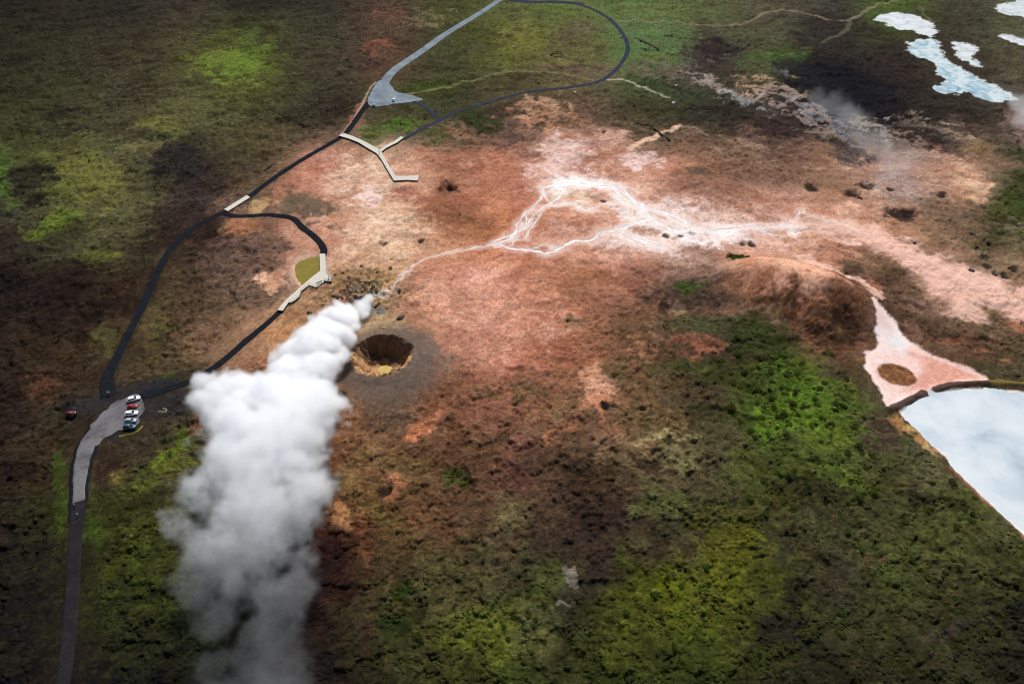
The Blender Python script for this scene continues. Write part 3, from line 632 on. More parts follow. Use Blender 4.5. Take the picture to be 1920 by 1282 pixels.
    # shores of the pools
    for key, w, colr in (('white', 1.3, 'e2d4cc'), ('yellow', 1.6, 'b89880'), ('a', 1.4, 'cfcac4'), ('b', 1.6, 'c8c6c0'), ('c', 2.0, 'b8b8b4'), ('d', 1.5, 'c0c0bc'), ('e', 1.5, 'c0c0bc')):
        dd = d_poly(X, Y, _pools[key], 12) + .5 * w * e1
        if key in 'abcde':
            dd = dd + 7.0 * fbm(X, Y, 9, 4, 161, .65)
        k = (.9 * sstep(w, w * .2, dd))[:, None]
        C = C * (1 - k) + lin(colr) * k
    dd = d_line(X, Y, ground_line([(1790, 872), (1840, 922), (1880, 962), (1920, 1000), (1980, 1052)]) + np.array([-1.6, -1.0]), 6)
    k = (.6 * sstep(1.3, .2, dd + 1.5 * e1))[:, None]
    C = C * (1 - k) + lin('8e5c4c') * k
    # ---- silica spread by the rills
    for L, w in _streams:
        d = d_line(X, Y, L, 14)
        k = (.30 * sstep(w * 3.0, w * .4, d + 2.4 * e1))[:, None]
        C = C * (1 - k) + lin('e6d6ce') * k
    d = np.minimum(d_line(X, Y, ground_line([(1045, 347), (1070, 341), (1100, 344), (1125, 348)]), 10) - 1.6, 1e3)
    k = (sstep(1.6, .2, d + 1.0 * e1))[:, None]
    C = C * (1 - k) + lin('f6f3f0') * k
    # the dark dams
    for L in _dam:
        d = d_line(X, Y, L, 8) + .7 * e1
        k = (.95 * sstep(2.0, 1.1, d))[:, None]
        C = C * (1 - k) + lin('3a2c24') * (1 + .4 * n_c)[:, None] * k
    k = (sstep(1.8, .6, d_line(X, Y, ground_line([(1860, 718), (1900, 717), (1960, 722)]), 8)) * .9)[:, None]
    C = C * (1 - k) + lin('6a5c2e') * k
    # verges of the paths
    for L in _roadlines[:4]:
        d = d_line(X, Y, L, 10)
        k = (.55 * sstep(3.6, 2.4, d + 1.2 * e2))[:, None]
        C = C * (1 - k) + C * k * .75 + 0
    # faint trodden trails
    for pix, w, colr, st in TRAILS:
        d = d_line(X, Y, ground_line(pix), 8)
        k = (st * sstep(w, w * .35, d + .5 * w * e1))[:, None]
        C = C * (1 - k) + lin(colr) * k
    return np.clip(C, .006, .93)


TRAILS = [
    ([(760, 178), (820, 164), (880, 150), (940, 138), (990, 132), (1040, 134), (1080, 142), (1110, 150)], 2.2, '6a6a44', .7),
    ([(1140, 150), (1170, 150), (1200, 160), (1230, 172), (1255, 180)], 1.7, '9a9480', .85),
    ([(1180, 278), (1210, 262), (1240, 248), (1262, 240), (1276, 231)], 2.4, 'c8a48c', .95),
    ([(1276, 231), (1300, 238), (1325, 250)], 1.6, '8a7a68', .6),
    ([(1160, 38), (1220, 38), (1290, 42), (1360, 48), (1400, 42), (1440, 22), (1480, 18), (1520, 26), (1560, 35), (1595, 36), (1620, 22), (1650, 6), (1680, 2)], 2.0, '7a7058', .75),
    ([(1595, 36), (1590, 52), (1570, 66), (1545, 75)], 2.4, '5a5244', .7),
    ([(1725, 10), (1735, 28), (1750, 42)], 1.8, '6a6250', .6),
    ([(1120, 318), (1150, 300), (1180, 278)], 2.0, 'a87860', .5),
    ([(640, 252), (660, 228), (676, 202), (694, 166), (704, 155)], 1.0, 'b0988a', .6),
]

# ------------------------------------------------------------------ materials


def mat(name, build):
    m = bpy.data.materials.new(name)
    m.use_nodes = True
    nt = m.node_tree
    for n in list(nt.nodes):
        nt.nodes.remove(n)
    out = nt.nodes.new('ShaderNodeOutputMaterial')
    build(nt, out)
    return m


def N(nt, kind, **kw):
    n = nt.nodes.new(kind)
    for k, v in kw.items():
        if k.startswith('i_'):
            key = k[2:]
            key = int(key) if key.isdigit() else key.replace('_', ' ')
            n.inputs[key].default_value = v
        else:
            setattr(n, k, v)
    return n


def simple_mat(name, hexc, rough=.6, metal=0.0, scale=6.0, vary=.15, spec=.3, coords='Object', bump=0.0, k=1.0):
    """Plain colour with a little noise in tone and roughness."""
    def b(nt, out):
        bs = N(nt, 'ShaderNodeBsdfPrincipled')
        bs.inputs['Metallic'].default_value = metal
        bs.inputs['Specular IOR Level'].default_value = spec
        bs.inputs['Roughness'].default_value = rough
        tc = N(nt, 'ShaderNodeTexCoord')
        nz = N(nt, 'ShaderNodeTexNoise', i_Scale=scale, i_Detail=4.0, i_Roughness=.6)
        nt.links.new(tc.outputs[coords], nz.inputs['Vector'])
        mr = N(nt, 'ShaderNodeMapRange')
        mr.inputs[1].default_value = .25
        mr.inputs[2].default_value = .75
        mr.inputs[3].default_value = 1 - vary
        mr.inputs[4].default_value = 1 + vary
        nt.links.new(nz.outputs[0], mr.inputs[0])
        mx = N(nt, 'ShaderNodeMix', data_type='RGBA', blend_type='MULTIPLY')
        mx.inputs[0].default_value = 1.0
        mx.inputs[6].default_value = rgba(hexc, k)
        nt.links.new(mr.outputs[0], mx.inputs[7])
        nt.links.new(mx.outputs[2], bs.inputs['Base Color'])
        if bump:
            bp = N(nt, 'ShaderNodeBump', i_Strength=bump, i_Distance=.1)
            nt.links.new(nz.outputs[0], bp.inputs['Height'])
            nt.links.new(bp.outputs[0], bs.inputs['Normal'])
        nt.links.new(bs.outputs[0], out.inputs['Surface'])
    return mat(name, b)


def ground_build(nt, out):
    bs = N(nt, 'ShaderNodeBsdfPrincipled', i_Roughness=.95)
    bs.inputs['Specular IOR Level'].default_value = .02
    at_ = N(nt, 'ShaderNodeAttribute', attribute_name='ground_cover')
    tc = N(nt, 'ShaderNodeTexCoord')
    n1 = N(nt, 'ShaderNodeTexNoise', i_Scale=.45, i_Detail=7.0, i_Roughness=.74)
    n2 = N(nt, 'ShaderNodeTexNoise', i_Scale=1.5, i_Detail=4.0, i_Roughness=.8)
    for n in (n1, n2):
        nt.links.new(tc.outputs['Object'], n.inputs['Vector'])
    mr = N(nt, 'ShaderNodeMapRange')
    mr.inputs[1].default_value, mr.inputs[2].default_value = .28, .72
    mr.inputs[3].default_value, mr.inputs[4].default_value = .78, 1.24
    mr2 = N(nt, 'ShaderNodeMapRange')
    mr2.inputs[1].default_value, mr2.inputs[2].default_value = .3, .7
    mr2.inputs[3].default_value, mr2.inputs[4].default_value = .70, 1.30
    nt.links.new(n1.outputs[0], mr.inputs[0])
    nt.links.new(n2.outputs[0], mr2.inputs[0])
    mu = N(nt, 'ShaderNodeMath', operation='MULTIPLY')
    nt.links.new(mr.outputs[0], mu.inputs[0])
    nt.links.new(mr2.outputs[0], mu.inputs[1])
    # pale silica and clay keep a smoother tone than plants and scree
    lum = N(nt, 'ShaderNodeRGBToBW')
    nt.links.new(at_.outputs['Color'], lum.inputs[0])
    sm = N(nt, 'ShaderNodeMapRange')
    sm.inputs[1].default_value, sm.inputs[2].default_value = .35, .75
    nt.links.new(lum.outputs[0], sm.inputs[0])
    fl = N(nt, 'ShaderNodeMix', data_type='FLOAT')
    nt.links.new(sm.outputs[0], fl.inputs[0])
    nt.links.new(mu.outputs[0], fl.inputs[2])
    fl.inputs[3].default_value = 1.0
    mx = N(nt, 'ShaderNodeMix', data_type='RGBA', blend_type='MULTIPLY')
    mx.inputs[0].default_value = 1.0
    nt.links.new(at_.outputs['Color'], mx.inputs[6])
    nt.links.new(fl.outputs[0], mx.inputs[7])
    nt.links.new(mx.outputs[2], bs.inputs['Base Color'])
    bp = N(nt, 'ShaderNodeBump', i_Strength=.45, i_Distance=.3)
    nt.links.new(n1.outputs[0], bp.inputs['Height'])
    nt.links.new(bp.outputs[0], bs.inputs['Normal'])
    nt.links.new(bs.outputs[0], out.inputs['Surface'])


M_GROUND = mat('ground_cover', ground_build)


def tag(o, label=None, category=None, group=None, kind=None):
    if label:
        o['label'] = label
    if category:
        o['category'] = category
    if group:
        o['group'] = group
    if kind:
        o['kind'] = kind
    return o


def mesh_from(name, verts, faces, material=None, smooth=False):
    me = bpy.data.meshes.new(name)
    me.from_pydata([tuple(v) for v in verts], [], [tuple(f) for f in faces])
    if material:
        me.materials.append(material)
    if smooth:
        me.polygons.foreach_set('use_smooth', [True] * len(me.polygons))
    me.update()
    return me


def link(name, me, parent=None, loc=None):
    o = bpy.data.objects.new(name, me)
    COL.objects.link(o)
    if parent is not None:
        o.parent = parent
    if loc is not None:
        o.location = loc
    return o


# ------------------------------------------------------------------ the ground, one sheet, finer near than far
def build_ground():
    ratio = 1.0025
    y0, y1 = 52.0, 860.0
    nr = int(math.log(y1 / y0) / math.log(ratio))
    ys = y0 * ratio ** np.arange(nr + 1)
    ncol = 1000
    us = np.linspace(-1, 1, ncol + 1)
    half = 0.84 * (ys * CP + CAM_H * SP)
    X = (us[None, :] * half[:, None])
    Y = np.repeat(ys[:, None], ncol + 1, 1)
    nrow, nc = X.shape
    Xf, Yf = X.ravel(), Y.ravel()
    Z = base_height(Xf, Yf, sheet=True)
    idx = np.arange(nrow * nc).reshape(nrow, nc)
    quads = np.stack([idx[:-1, :-1], idx[:-1, 1:], idx[1:, 1:], idx[1:, :-1]], -1).reshape(-1, 4)
    # coarse skirt to the horizon
    loop = np.concatenate([idx[0, :-1:16], idx[:-1:12, -1], idx[-1, :0:-16], idx[:0:-12, 0]])
    c = np.array([0.0, 330.0])
    P = np.stack([Xf, Yf, Z], 1)
    B = P[loop]
    rings, prev = [], loop
    allP = [P]
    allQ = [quads]
    base = len(P)
    for s in (1.06, 1.2, 1.5, 2.2, 4.0, 8.0, 20.0, 60.0):
        q = B.copy()
        q[:, :2] = c + (B[:, :2] - c) * s
        q[:, 2] = B[:, 2] / s - (0.0 if s < 1.1 else .2)
        ids = base + np.arange(len(q))
        allP.append(q)
        n = len(q)
        a, b = prev, np.roll(prev, -1)
        a2, b2 = ids, np.roll(ids, -1)
        allQ.append(np.stack([a, a2, b2, b], 1))
        prev = ids
        base += n
    P = np.concatenate(allP)
    Q = np.concatenate(allQ)
    me = bpy.data.meshes.new('ground')
    me.vertices.add(len(P))
    me.vertices.foreach_set('co', P.astype(np.float32).ravel())
    me.loops.add(Q.size)
    me.loops.foreach_set('vertex_index', Q.astype(np.int32).ravel())
    me.polygons.add(len(Q))
    me.polygons.foreach_set('loop_start', np.arange(0, Q.size, 4, dtype=np.int32))
    me.polygons.foreach_set('use_smooth', np.ones(len(Q), bool))
    me.update()
    Yc = np.maximum(P[:, 1], 40.0)
    C = np.ones((len(P), 4), np.float32)
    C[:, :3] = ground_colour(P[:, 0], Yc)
    a = me.attributes.new('ground_cover', 'FLOAT_COLOR', 'POINT')
    a.data.foreach_set('color', C.ravel())
    me.materials.append(M_GROUND)
    o = link('ground', me)
    tag(o, kind='structure')
    return o


build_ground()


def add_colour(me, P):
    C = np.ones((len(P), 4), np.float32)
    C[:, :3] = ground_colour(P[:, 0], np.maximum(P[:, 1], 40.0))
    a = me.attributes.new('ground_cover', 'FLOAT_COLOR', 'POINT')
    a.data.foreach_set('color', C.ravel())


def build_crater():
    """The sunken crater, a finer bowl set into the sheet, from outside its rim down to the floor."""
    nt_, nr_ = 220, 96
    th = np.linspace(0, 2 * np.pi, nt_, endpoint=False)
    tt = np.linspace(0.0, 1.0, nr_) ** .8 * 1.45 * CR_R
    RR, TH = np.meshgrid(tt, th, indexing='ij')
    X, Y = CRATER.x + RR * np.cos(TH), CRATER.y + RR * np.sin(TH)
    Xf, Yf = X.ravel(), Y.ravel()
    Z = base_height(Xf, Yf)
    r = RR.ravel() / CR_R
    rocky = sstep(.30, .5, r) * sstep(1.04, .92, r)
    Z = Z + rocky * (1.2 * fbm(Xf, Yf, 3.4, 4, 35, .6, ridged=True) + .8 * fbm(Xf, Yf, 1.0, 3, 36))
    Z = Z + .06 - .5 * sstep(1.25, 1.45, r)
    idx = np.arange(nr_ * nt_).reshape(nr_, nt_)
    nxt = np.roll(idx, -1, 1)
    q = np.stack([idx[:-1], idx[1:], nxt[1:], nxt[:-1]], -1).reshape(-1, 4)
    me = bpy.data.meshes.new('crater')
    P = np.stack([Xf, Yf, Z], 1)
    me.from_pydata(P.tolist(), [], q.tolist())
    me.polygons.foreach_set('use_smooth', np.ones(len(q), bool))
    add_colour(me, P)
    me.materials.append(M_GROUND)
    tag(link('crater', me), kind='structure')


build_crater()
#@@REST@@

# ------------------------------------------------------------------ roads, paths, lots
def ribbon(name, line, width, material, lift=.12, w1=None, wob=.12, step=1.0, skirt=.35, kind='structure', nseg=6):
    """A strip laid on the ground along a line of ground points, with sides that go down into the ground."""
    L = np.asarray(line)
    seg = np.hypot(*np.diff(L, axis=0).T)
    s = np.concatenate([[0], np.cumsum(seg)])
    n = max(3, int(s[-1] / step))
    q = np.linspace(0, s[-1], n)
    P = np.stack([np.interp(q, s, L[:, 0]), np.interp(q, s, L[:, 1])], 1)
    T = np.gradient(P, axis=0)
    T /= np.linalg.norm(T, axis=1, keepdims=True) + 1e-9
    Nn = np.stack([-T[:, 1], T[:, 0]], 1)
    w1 = width if w1 is None else w1
    hw = .5 * np.interp(q, [0, s[-1] * .14, s[-1]], [width, .55 * min(width, w1) + .45 * w1 if w1 < width * .8 else width, w1])
    hl = hw * (1 + wob * fb(P[:, 0], P[:, 1], 5, 3, 101))
    hr = hw * (1 + wob * fb(P[:, 0], P[:, 1], 5, 3, 105))
    us = np.concatenate([[-1.0], np.linspace(-1, 1, nseg + 1), [1.0]])
    V = np.zeros((n, len(us), 3))
    for j, u in enumerate(us):
        off = np.where(u < 0, u * hl, u * hr)
        ext = .25 if j in (0, len(us) - 1) else 0.0
        off = off + np.sign(u) * ext
        V[:, j, :2] = P + Nn * off[:, None]
    H = base_height(V[..., 0].ravel(), V[..., 1].ravel(), False).reshape(n, len(us))
    V[..., 2] = H + lift
    V[:, 0, 2] -= skirt + lift
    V[:, -1, 2] -= skirt + lift
    k = len(us)
    idx = np.arange(n * k).reshape(n, k)
    Q = np.stack([idx[:-1, :-1], idx[1:, :-1], idx[1:, 1:], idx[:-1, 1:]], -1).reshape(-1, 4)
    me = mesh_from(name, V.reshape(-1, 3), Q[:, ::-1], material, True)
    o = link(name, me)
    if me.polygons[len(me.polygons) // 2].normal.z < 0:
        me.flip_normals()
    return tag(o, kind=kind)


def offset_poly(P, d):
    n = len(P)
    A = .5 * np.sum(P[:, 0] * np.roll(P[:, 1], -1) - np.roll(P[:, 0], -1) * P[:, 1])
    T = np.roll(P, -1, 0) - np.roll(P, 1, 0)
    T /= np.linalg.norm(T, axis=1, keepdims=True) + 1e-9
    Nn = np.stack([T[:, 1], -T[:, 0]], 1) * (1 if A > 0 else -1)
    return P + Nn * d


def sheet_in(name, poly, material, zfun, kind='structure', step=2.0, skirt=0.0):
    """A flat or draped sheet that fills a polygon."""
    bm = bmesh.new()
    vs_ = [bm.verts.new((p[0], p[1], 0)) for p in poly]
    f = bm.faces.new(vs_)
    if f.normal.z < 0:
        f.normal_flip()
    bmesh.ops.triangulate(bm, faces=[f])
    for _ in range(3):
        long_ = [e for e in bm.edges if e.calc_length() > step]
        if not long_:
            break
        bmesh.ops.subdivide_edges(bm, edges=long_, cuts=1)
        bmesh.ops.triangulate(bm, faces=bm.faces[:])
    co = np.array([v.co[:] for v in bm.verts])
    z = zfun(co[:, 0], co[:, 1])
    for v, h in zip(bm.verts, z):
        v.co.z = h
    if skirt:
        be = [e for e in bm.edges if len(e.link_faces) == 1]
        r = bmesh.ops.extrude_edge_only(bm, edges=be)
        for g in r['geom']:
            if isinstance(g, bmesh.types.BMVert):
                g.co.z -= skirt
    bmesh.ops.recalc_face_normals(bm, faces=bm.faces[:])
    me = bpy.data.meshes.new(name)
    bm.to_mesh(me)
    bm.free()
    if sum(p.normal.z * p.area for p in me.polygons) < 0:
        me.flip_normals()
    me.materials.append(material)
    return tag(link(name, me), kind=kind)


def gravel_build(dark, light, wet, sc=.12, thr=(.45, .62)):
    def b(nt, out):
        bs = N(nt, 'ShaderNodeBsdfPrincipled', i_Roughness=.95)
        bs.inputs['Specular IOR Level'].default_value = .03
        tc = N(nt, 'ShaderNodeTexCoord')
        n1 = N(nt, 'ShaderNodeTexNoise', i_Scale=sc, i_Detail=6.0, i_Roughness=.65, i_Distortion=.6)
        n2 = N(nt, 'ShaderNodeTexNoise', i_Scale=2.2, i_Detail=5.0, i_Roughness=.7)
        nt.links.new(tc.outputs['Object'], n1.inputs['Vector'])
        nt.links.new(tc.outputs['Object'], n2.inputs['Vector'])
        r1 = N(nt, 'ShaderNodeValToRGB')
        e = r1.color_ramp.elements
        e[0].position, e[0].color = thr[0], rgba(light)
        e[1].position, e[1].color = thr[1], rgba(wet)
        nt.links.new(n1.outputs[0], r1.inputs[0])
        mr = N(nt, 'ShaderNodeMapRange')
        mr.inputs[1].default_value, mr.inputs[2].default_value = .3, .7
        mr.inputs[3].default_value, mr.inputs[4].default_value = .72, 1.25
        nt.links.new(n2.outputs[0], mr.inputs[0])
        mx = N(nt, 'ShaderNodeMix', data_type='RGBA', blend_type='MULTIPLY')
        mx.inputs[0].default_value = 1.0
        nt.links.new(r1.outputs[0], mx.inputs[6])
        nt.links.new(mr.outputs[0], mx.inputs[7])
        nt.links.new(mx.outputs[2], bs.inputs['Base Color'])
        bp = N(nt, 'ShaderNodeBump', i_Strength=.4, i_Distance=.08)
        nt.links.new(n2.outputs[0], bp.inputs['Height'])
        nt.links.new(bp.outputs[0], bs.inputs['Normal'])
        nt.links.new(bs.outputs[0], out.inputs['Surface'])
    return b


M_PATH = mat('dark_path_gravel', gravel_build('', '1e2126', '14161a', .35, (.3, .7)))
M_FARPATH = mat('blue_grey_path_gravel', gravel_build('', '343846', '262934', .2, (.35, .7)))
M_ASPH = mat('worn_asphalt', gravel_build('', '2a282b', '1d1b1d', .25, (.3, .7)))
M_GRAV = mat('pale_gravel', gravel_build('', '6a6869', '454345', .10, (.44, .66)))
M_GRAVN = mat('blue_grey_gravel', gravel_build('', '7c868c', '646e76', .1, (.4, .65)))


def road_line(pix):
    return ground_line(pix, 6)


ribbon('footpath', road_line(P_WEST), 6.2, M_PATH, .120, 3.2, .14)
ribbon('footpath', road_line(P_NORTH), 3.1, M_PATH, .124, 3.6, .14)
ribbon('footpath', road_line(P_LOOP), 2.9, M_PATH, .134, 3.2, .12)
ribbon('footpath', road_line(P_EAST), 2.7, M_PATH, .128, 3.4, .14)
ribbon('footpath', road_line(P_FAR), 2.6, M_FARPATH, .140, 3.3, .12)
ribbon('footpath', road_line(P_SHORT), 2.6, M_FARPATH, .132, 2.4, .08)
ribbon('road', road_line(TOP_ASPHALT), 7.0, M_FARPATH, .116, 6.0, .06)
ribbon('road', road_line(G_ROAD), 5.0, M_GRAVN, .144, 6.6, .06)
ribbon('road', road_line(ROADS['asphalt_road'][0]), 3.5, M_ASPH, .136, 3.9, .07)
ribbon('road_shoulder', road_line([(143, 975), (146, 935), (150, 893), (157, 855), (171, 822), (200, 790)]), 5.0, M_PATH, .10, 8.6, .14)
ribbon('road', road_line(ROADS['gravel_road'][0]), 3.4, M_GRAV, .148, 6.4, .10)
lot_z = lambda lift: (lambda X, Y: base_height(X, Y, False) + lift)


def ragged(P, amp, seed=0, sc=4.0):
    P = np.array(P)
    seg = np.roll(P, -1, 0)
    out = []
    for a, b in zip(P, seg):
        n = max(1, int(np.linalg.norm(b - a) / 1.2))
        for k in range(n):
            out.append(a + (b - a) * k / n)
    P = np.array(out)
    return offset_poly(P, 0) + (np.stack([fb(P[:, 0], P[:, 1], sc, 3, 111 + seed), fb(P[:, 0], P[:, 1], sc, 3, 117 + seed)], 1) * amp)


sheet_in('parking_lot', ragged(_pools['ls'], .9, 1), M_GRAV, lot_z(.156), skirt=.4)
sheet_in('parking_lot', ragged(_pools['ln'], .7, 2), M_GRAVN, lot_z(.160), skirt=.4)

# ------------------------------------------------------------------ water


def water_build(stops, sc, detail=5.0, rough=.12, dist=.8, speck=None):
    def b(nt, out):
        bs = N(nt, 'ShaderNodeBsdfPrincipled', i_Roughness=rough)
        bs.inputs['Specular IOR Level'].default_value = .35
        tc = N(nt, 'ShaderNodeTexCoord')
        n1 = N(nt, 'ShaderNodeTexNoise', i_Scale=sc, i_Detail=detail, i_Roughness=.58, i_Distortion=dist)
        nt.links.new(tc.outputs['Object'], n1.inputs['Vector'])
        r = N(nt, 'ShaderNodeValToRGB')
        el = r.color_ramp.elements
        while len(el) < len(stops):
            el.new(.5)
        for e, (p, c) in zip(el, stops):
            e.position, e.color = p, rgba(c, .80)
        nt.links.new(n1.outputs[0], r.inputs[0])
        src = r.outputs[0]
        if speck:
            n3 = N(nt, 'ShaderNodeTexNoise', i_Scale=speck[0], i_Detail=3.0, i_Roughness=.6)
            nt.links.new(tc.outputs['Object'], n3.inputs['Vector'])
            mr = N(nt, 'ShaderNodeMapRange')
            mr.inputs[1].default_value, mr.inputs[2].default_value = speck[1], speck[1] + .05
            nt.links.new(n3.outputs[0], mr.inputs[0])
            mx = N(nt, 'ShaderNodeMix', data_type='RGBA')
            mx.inputs[7].default_value = rgba(speck[2])
            nt.links.new(mr.outputs[0], mx.inputs[0])
            nt.links.new(src, mx.inputs[6])
            src = mx.outputs[2]
        nt.links.new(src, bs.inputs['Base Color'])
        n2 = N(nt, 'ShaderNodeTexNoise', i_Scale=.9, i_Detail=3.0)
        nt.links.new(tc.outputs['Object'], n2.inputs['Vector'])
        bp = N(nt, 'ShaderNodeBump', i_Strength=.12, i_Distance=.1)
        nt.links.new(n2.outputs[0], bp.inputs['Height'])
        nt.links.new(bp.outputs[0], bs.inputs['Normal'])
        nt.links.new(bs.outputs[0], out.inputs['Surface'])
    return b


M_MILK = mat('milky_water', water_build([(.30, 'a4b4be'), (.44, 'c2ced4'), (.54, 'd2dade'), (.68, 'dee2e3')], .05, 11.0, .4, .3))
M_TEAL = mat('silica_pond_water', water_build([(.32, '5f96a8'), (.45, 'a8c2c8'), (.56, 'd0dcdc'), (.75, 'dadfe0')], .10, 5.0, .3, 1.2, (.32, .64, '4e5a5c')))
M_SILI = mat('white_silica_water', water_build([(.35, 'b0bcbe'), (.55, 'd6dad9'), (.75, 'e2e4e4')], .12, 5.0, .4, .8, (.45, .63, '5a6264')))
M_OCHRE = mat('ochre_water', water_build([(.3, '7d7022'), (.55, '8a7a2a'), (.8, '97863a')], .15, 3.0, .12))
M_TAN = mat('tan_mud_water', water_build([(.3, 'b8a04e'), (.6, 'cbb468'), (.8, 'd8c488')], .6, 3.0, .15))
M_RILL = mat('white_rill', water_build([(.3, 'bcb2ac'), (.46, 'd6d0cc'), (.66, 'eae7e5')], .22, 5.0, .5))
flat_z = lambda z: (lambda X, Y: np.full(X.shape, z))
LV = {}
for key, m_, nm in (('white', M_MILK, 'milky_lake'), ('yellow', M_OCHRE, 'pond'), ('a', M_SILI, 'pond'), ('b', M_TEAL, 'pond'), ('c', M_SILI, 'pond'), ('d', M_SILI, 'pond'), ('e', M_SILI, 'pond')):
    P = _pools[key]
    Hb = base_height(P[:, 0], P[:, 1], False)
    z = float(np.median(Hb)) + .15
    LV[key] = z
    P2 = offset_poly(P, {'yellow': .9, 'white': 1.6}.get(key, 2.4))
    sheet_in(nm, P2, m_, flat_z(z), step=8.0)
# pond on the crater floor
th = np.linspace(0, 2 * np.pi, 28, endpoint=False)
pc = np.array([CRATER.x + .3, CRATER.y - .1])
rr = 2.7 * (1 + .08 * np.sin(3 * th) + .06 * np.cos(2 * th + 1))
sheet_in('crater_pond', np.stack([pc[0] + rr * np.cos(th) * 1.05, pc[1] + rr * np.sin(th)], 1), M_TAN, flat_z(-6.22), step=3.0)


def rill(line, w):
    L = np.asarray(line)
    seg = np.hypot(*np.diff(L, axis=0).T)
    s = np.concatenate([[0], np.cumsum(seg)])
    n = max(4, int(s[-1] / .7))
    q = np.linspace(0, s[-1], n)
    P = np.stack([np.interp(q, s, L[:, 0]), np.interp(q, s, L[:, 1])], 1)
    T = np.gradient(P, axis=0)
    T /= np.linalg.norm(T, axis=1, keepdims=True) + 1e-9
    Nn = np.stack([-T[:, 1], T[:, 0]], 1)
    P = P + Nn * (.9 * fb(P[:, 0], P[:, 1], 7, 3, 121))[:, None]
    end = np.minimum(1, np.minimum(np.arange(n), np.arange(n)[::-1]) / 6.0)
    hw = .5 * w * (1 + .55 * fb(P[:, 0], P[:, 1], 6, 3, 125)) * (.35 + .65 * end)
    V = np.zeros((n, 5, 3))
    for j, u in enumerate((-1.05, -1, 0, 1, 1.05)):
        V[:, j, :2] = P + Nn * (u * hw)[:, None]
    H = base_height(V[..., 0].ravel(), V[..., 1].ravel()).reshape(n, 5)
    V[..., 2] = H + .07
    V[:, 0, 2] -= .35
    V[:, 4, 2] -= .35
    idx = np.arange(n * 5).reshape(n, 5)
    Q = np.stack([idx[:-1, :-1], idx[:-1, 1:], idx[1:, 1:], idx[1:, :-1]], -1).reshape(-1, 4)
    me = mesh_from('stream', V.reshape(-1, 3), Q, M_RILL, False)
    if me.polygons[len(me.polygons) // 2].normal.z < 0:
        me.flip_normals()
    return tag(link('stream', me), kind='structure')


for L, w in _streams:
    rill(L, w * (.70 if w != .75 else .55))

# ------------------------------------------------------------------ boardwalks
M_PLANK = simple_mat('weathered_pale_planks', 'c2bcae', .85, scale=1.2, vary=.12)
M_BEAM = simple_mat('dark_wood_beam', '3a332c', .85, scale=2, vary=.2)
M_STEEL = simple_mat('grey_steel_rail', 'a8a8a4', .5, metal=.3, vary=.08)
M_DARKWOOD = simple_mat('dark_bench_wood', '2a2622', .8, vary=.15)


class MB:
    def __init__(self):
        self.v, self.f = [], []

    def box(self, c, size, rz=0.0, taper=1.0):
        b = len(self.v)
        cs, sn = math.cos(rz), math.sin(rz)
        for z in (-.5, .5):
            k = taper if z > 0 else 1.0
            for x, y in ((-.5, -.5), (.5, -.5), (.5, .5), (-.5, .5)):
                X, Y = x * size[0] * k, y * size[1] * k
                self.v.append((c[0] + X * cs - Y * sn, c[1] + X * sn + Y * cs, c[2] + z * size[2]))
        for q in ((0, 3, 2, 1), (4, 5, 6, 7), (0, 1, 5, 4), (1, 2, 6, 5), (2, 3, 7, 6), (3, 0, 4, 7)):
            self.f.append(tuple(b + i for i in q))
        return self

    def beam(self, a, b_, w, h):
        """A bar from a to b."""
        a, b_ = Vector(a), Vector(b_)
        d = b_ - a
        L = d.length
        if L < 1e-6:
            return self
        d.normalize()
        s = d.cross(Vector((0, 0, 1)))
        if s.length < 1e-3:
            s = Vector((1, 0, 0))
        s.normalize()
        u = s.cross(d)
        b = len(self.v)
        for p in (a, b_):
            for x, y in ((-.5, -.5), (.5, -.5), (.5, .5), (-.5, .5)):
                self.v.append(tuple(p + s * (x * w) + u * (y * h)))
        for q in ((0, 3, 2, 1), (4, 5, 6, 7), (0, 1, 5, 4), (1, 2, 6, 5), (2, 3, 7, 6), (3, 0, 4, 7)):
            self.f.append(tuple(b + i for i in q))
        return self

    def mesh(self, name, material, smooth=False):
        me = mesh_from(name, self.v, self.f, material, smooth)
        bm = bmesh.new()
        bm.from_mesh(me)
        bmesh.ops.recalc_face_normals(bm, faces=bm.faces[:])
        bm.to_mesh(me)
        bm.free()
        return me


def MBone(m, k):
    """The k-th box of a builder as a builder of its own."""
    o = MB()
    o.v = m.v[8 * k:8 * k + 8]
    o.f = [tuple(i - 8 * k for i in q) for q in m.f[6 * k:6 * k + 6]]
    return o


def empty(name, loc, rz=0.0):
    o = bpy.data.objects.new(name, None)
    o.empty_display_size = .5
    COL.objects.link(o)
    o.location = loc
    o.rotation_euler = (0, 0, rz)
    return o


